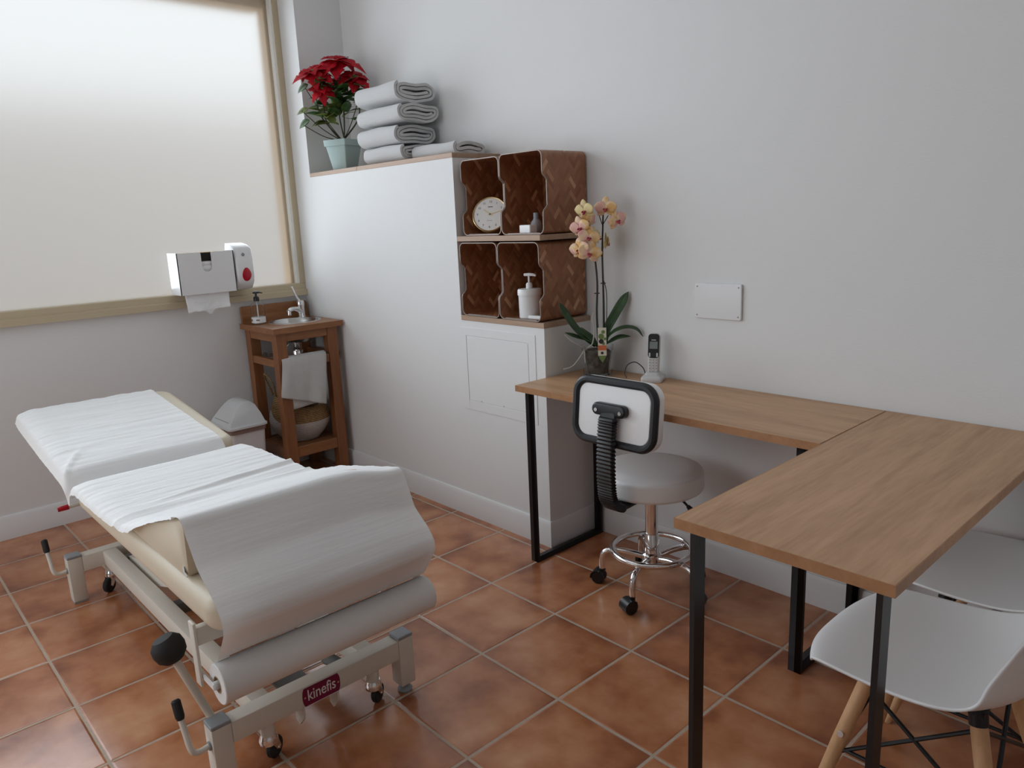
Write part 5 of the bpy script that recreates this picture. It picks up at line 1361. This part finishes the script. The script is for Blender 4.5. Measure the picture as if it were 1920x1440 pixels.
strap([oo(0.0, 0.116), oo(-0.03, 0.150, -0.01), oo(-0.065, 0.178, -0.01), oo(-0.085, 0.190, -0.01)], 0.020, (0.3, -0.2, 0.9))
bm = BM()
for pts in ([oo(-0.045, 0.115, 0.03), oo(-0.02, 0.135, 0.045), oo(-0.012, 0.17, 0.05), oo(-0.010, 0.205, 0.05), oo(-0.018, 0.232, 0.05), oo(-0.012, 0.262, 0.045)],
            [oo(-0.050, 0.112, 0.03), oo(-0.068, 0.085, 0.045), oo(-0.095, 0.052, 0.055), oo(-0.120, 0.040, 0.06), oo(-0.138, 0.037, 0.06)],
            [oo(-0.045, 0.114, 0.03), oo(-0.075, 0.135, 0.05), oo(-0.105, 0.155, 0.06), oo(-0.128, 0.178, 0.06)],
            [oo(-0.052, 0.112, 0.03), oo(-0.050, 0.08, 0.046), oo(-0.048, 0.06, 0.05)]):
    q = bez(pts, 22); tube(bm, q, [0.0030 - 0.0012 * i / len(q) for i in range(len(q))], 7)
obj('aerial_roots', bm, M['root'], oc)
# plant label
tb = Vector(oo(0.022, 0.0, 0.070)); LM = axes(tb + Vector((0, 0, 0.0)), RT, (0, 0, 1), TO)
def card(x0, x1, z0, z1, zz=0.0):
    bm = BM(); loft(bm, [[LM @ Vector((x, z, q)) for x, z in ((x0, z0), (x1, z0), (x1, z1), (x0, z1))] for q in (zz, zz + 0.0008)]); return bm
pl_ = obj('plant_label', card(-0.0175, 0.0165, 0.092, 0.205), M['tag_w'], oc)
bm = BM(); loft(bm, [[LM @ Vector((x, z, q)) for x, z in ((-0.0175, 0.092), (0.0, 0.062), (0.0165, 0.092))] for q in (0, 0.0008)]); bmesh.ops.translate(bm, verts=bm.verts, vec=-oc.location); obj('label_point', bm, M['tag_g'], pl_, world=False)
bm = card(-0.0170, 0.0160, 0.114, 0.134, 0.0009); bmesh.ops.translate(bm, verts=bm.verts, vec=-oc.location); obj('orange_band', bm, M['tag_o'], pl_, world=False)
for (x, z, r_, mm) in ((0.004, 0.188, 0.0072, 'tag_g'), (-0.004, 0.170, 0.0115, 'tag_g'), (0.011, 0.160, 0.006, 'tag_g'), (-0.004, 0.150, 0.010, 'tag_k'), (0.005, 0.141, 0.006, 'tag_g'), (-0.001, 0.103, 0.0058, 'tag_k')):
    bm = BM(); p = LM @ Vector((x, z, 0.0011)); cyl(bm, p - TO * 0.0004, p + TO * 0.0003, r_, n=20); bmesh.ops.translate(bm, verts=bm.verts, vec=-oc.location); obj('printed_spot', bm, M[mm], pl_, world=False)

def orchid_flower(c, face, size, roll, mm):
    """moth orchid: three sepals, two broad petals and a dark lip"""
    f = Vector(face).normalized(); r_ = Vector((0, 0, 1)).cross(f).normalized(); u_ = f.cross(r_)
    c_, s_ = math.cos(roll), math.sin(roll); r2 = r_ * c_ + u_ * s_; u2 = u_ * c_ - r_ * s_
    mx_ = axes(c, r2, u2, f)
    bm = BM()
    def blade(ang, ln, wd, lift, ff):
        rows = []
        for i in range(8):
            t = i / 7; w = wd * math.sin(min(1, t * 0.93 + 0.05) * PI) ** 0.7; a = math.radians(ang)
            row = []
            for q in (-1, -.5, 0, .5, 1):
                x = math.cos(a) * ln * t - math.sin(a) * q * w; y = math.sin(a) * ln * t + math.cos(a) * q * w
                row.append(mx_ @ Vector((x, y, ff + lift * t * t - abs(q) * w * 0.20)))
            rows.append(row)
        sheet(bm, rows)
    s = size
    blade(90, s * 1.0, s * 0.36, -0.18 * s, -0.002); blade(215, s * 0.95, s * 0.34, -0.20 * s, -0.002); blade(325, s * 0.95, s * 0.34, -0.20 * s, -0.002)
    blade(12, s * 1.02, s * 0.52, -0.05 * s, 0.001); blade(168, s * 1.02, s * 0.52, -0.05 * s, 0.001)
    fl = obj('flower', bm, M[mm], oc, sharp=180, mods=[('SOLIDIFY', dict(thickness=0.0010, offset=0.0))])
    bm = BM()
    lathe(bm, [(0, 0), (0.10 * s, 0.02 * s), (0.13 * s, 0.16 * s), (0.08 * s, 0.30 * s), (0, 0.34 * s)], n=12, mtx=mx_ @ Matrix.Translation((0, -0.10 * s, 0.02 * s)) @ Matrix.Rotation(math.radians(35), 4, 'X'))
    for sg in (-1, 1):
        lathe(bm, [(0, -0.14 * s), (0.08 * s, -0.08 * s), (0.10 * s, 0.02 * s), (0.05 * s, 0.14 * s), (0, 0.17 * s)], n=10, mtx=mx_ @ Matrix.Translation((sg * 0.15 * s, -0.06 * s, 0.10 * s)) @ Matrix.Rotation(sg * 0.6, 4, 'Z') @ Matrix.Scale(0.55, 4, (1, 0, 0)))
    bmesh.ops.translate(bm, verts=bm.verts, vec=-oc.location); obj('lip', bm, M['lip'], fl, world=False)
FL = [(0.042, 0.668, 0.035, (0.50, -0.86, -0.05), 0.040, 0.0, 'petal'), (-0.040, 0.662, 0.060, (0.15, -0.95, -0.25), 0.038, 0.1, 'petal_y'),
      (-0.058, 0.598, 0.062, (0.25, -0.9, -0.25), 0.040, 0.25, 'petal'), (-0.022, 0.560, 0.075, (0.75, -0.6, 0.1), 0.040, -0.2, 'petal'),
      (-0.062, 0.515, 0.072, (0.2, -0.95, -0.1), 0.040, 0.15, 'petal'), (-0.020, 0.500, 0.080, (0.75, -0.65, -0.12), 0.043, -0.25, 'petal'),
      (0.010, 0.560, 0.010, (0.6, 0.3, 0.1), 0.040, 0.1, 'petal_y'), (0.088, 0.620, 0.030, (0.92, -0.35, -0.05), 0.038, 0.3, 'petal'), (0.045, 0.535, -0.020, (0.5, 0.7, -0.1), 0.036, 0.0, 'petal_y'),
      (-0.030, 0.620, 0.050, (0.7, -0.5, -0.2), 0.034, 0.5, 'petal')]
for (r_, u_, t_, face, size, roll, mm) in FL: orchid_flower(oo(r_, u_, t_), face, size * 1.12, roll, mm)

# ------------------------------------------------------------------ cordless phone
HX, HY, HZ = 2.392, -0.078, 0.7505
ph = thing('cordless_phone', 'silver and black cordless phone upright in its charger on the wall desk', 'telephone', (HX, HY, HZ))
fd = Vector((0.42, -0.907, 0)).normalized(); fr_ = Vector((0, 0, 1)).cross(fd).normalized()       # facing and its right
MH = axes((HX, HY, HZ), fr_, -fd, (0, 0, 1))
bm = BM(); rings = []
for hx, hy, z in ((0.039, 0.043, 0.0), (0.041, 0.045, 0.004), (0.041, 0.045, 0.016), (0.038, 0.042, 0.021), (0.029, 0.028, 0.026), (0.027, 0.026, 0.034), (0.024, 0.023, 0.036)):
    rings.append([MH @ Vector((x, y, z)) for x, y in rrect(hx, hy, 0.010, 5)])
loft(bm, rings); obj('charger', bm, M['phone'], ph, sharp=50)
tl = math.radians(9)
MT = MH @ Matrix.Translation((0.002, -0.004, 0.020)) @ Matrix.Rotation(-tl, 4, 'X')
def hs(x, z, y): return MT @ Vector((x, y, z))
bm = BM(); rings = []
for z, hx, hy in ((0.0, 0.020, 0.010), (0.004, 0.0215, 0.0115), (0.07, 0.0225, 0.0125), (0.12, 0.0235, 0.013), (0.150, 0.0235, 0.013), (0.160, 0.021, 0.012), (0.166, 0.015, 0.010), (0.168, 0.008, 0.007)):
    rings.append([hs(x, z, y) for x, y in rrect(hx, hy, 0.006, 4)])
loft(bm, rings); hset = obj('handset', bm, M['phone'], ph, sharp=50)
def plate(name, x0, x1, z0, z1, y0, y1, r, m_, parent, n=5):
    cx, cz = (x0 + x1) / 2, (z0 + z1) / 2
    bm = BM(); loft(bm, [[hs(cx + x, cz + z, y) for x, z in rrect((x1 - x0) / 2, (z1 - z0) / 2, r, n)] for y in (y0, y1)])
    bmesh.ops.translate(bm, verts=bm.verts, vec=-ph.location); return obj(name, bm, m_, parent, world=False)
plate('black_front', -0.0215, 0.0215, 0.070, 0.164, -0.0145, -0.010, 0.012, M['blackpl'], hset)
plate('screen', -0.0155, 0.0155, 0.106, 0.134, -0.0152, -0.0140, 0.002, M['lcd'], hset)
plate('brand_line', -0.009, 0.009, 0.1385, 0.1415, -0.0152, -0.0140, 0.001, M['phone'], hset)
for sx in (-1, 1): plate('soft_key', sx * 0.0145 - 0.003, sx * 0.0145 + 0.003, 0.074, 0.090, -0.0156, -0.0140, 0.0015, M['phone'], hset)
plate('direction_pad', -0.0075, 0.0075, 0.0745, 0.0895, -0.0155, -0.0140, 0.007, M['piping'], hset)
for r_ in range(5):
    for c_ in range(3):
        x = -0.0125 + c_ * 0.0125; z = 0.063 - r_ * 0.0112
        o = plate('key', x - 0.0042, x + 0.0042, z - 0.0036, z + 0.0036, -0.0138, -0.0118, 0.002, M['phone'], hset, 3)
        plate('key_mark', x - 0.0018, x + 0.0018, z - 0.0015, z + 0.0015, -0.0142, -0.0136, 0.0006, M['numeral'], hset, 2)
bm = BM(); b0 = MH @ Vector((-0.036, 0.032, 0.014))
tube(bm, bez([b0, b0 - fr_ * 0.012 + Vector((0, 0, 0.030)), b0 - fr_ * 0.042 + Vector((0, 0, 0.052)) - fd * -0.004, b0 - fr_ * 0.074 + Vector((0, 0, 0.038)), b0 - fr_ * 0.084 + Vector((0, 0, 0.008)) + fd * 0.006, b0 - fr_ * 0.074 + Vector((0, 0, -0.0115)) + fd * 0.016], 40), 0.0019, 8); obj('cable', bm, M['blackpl'], ph)
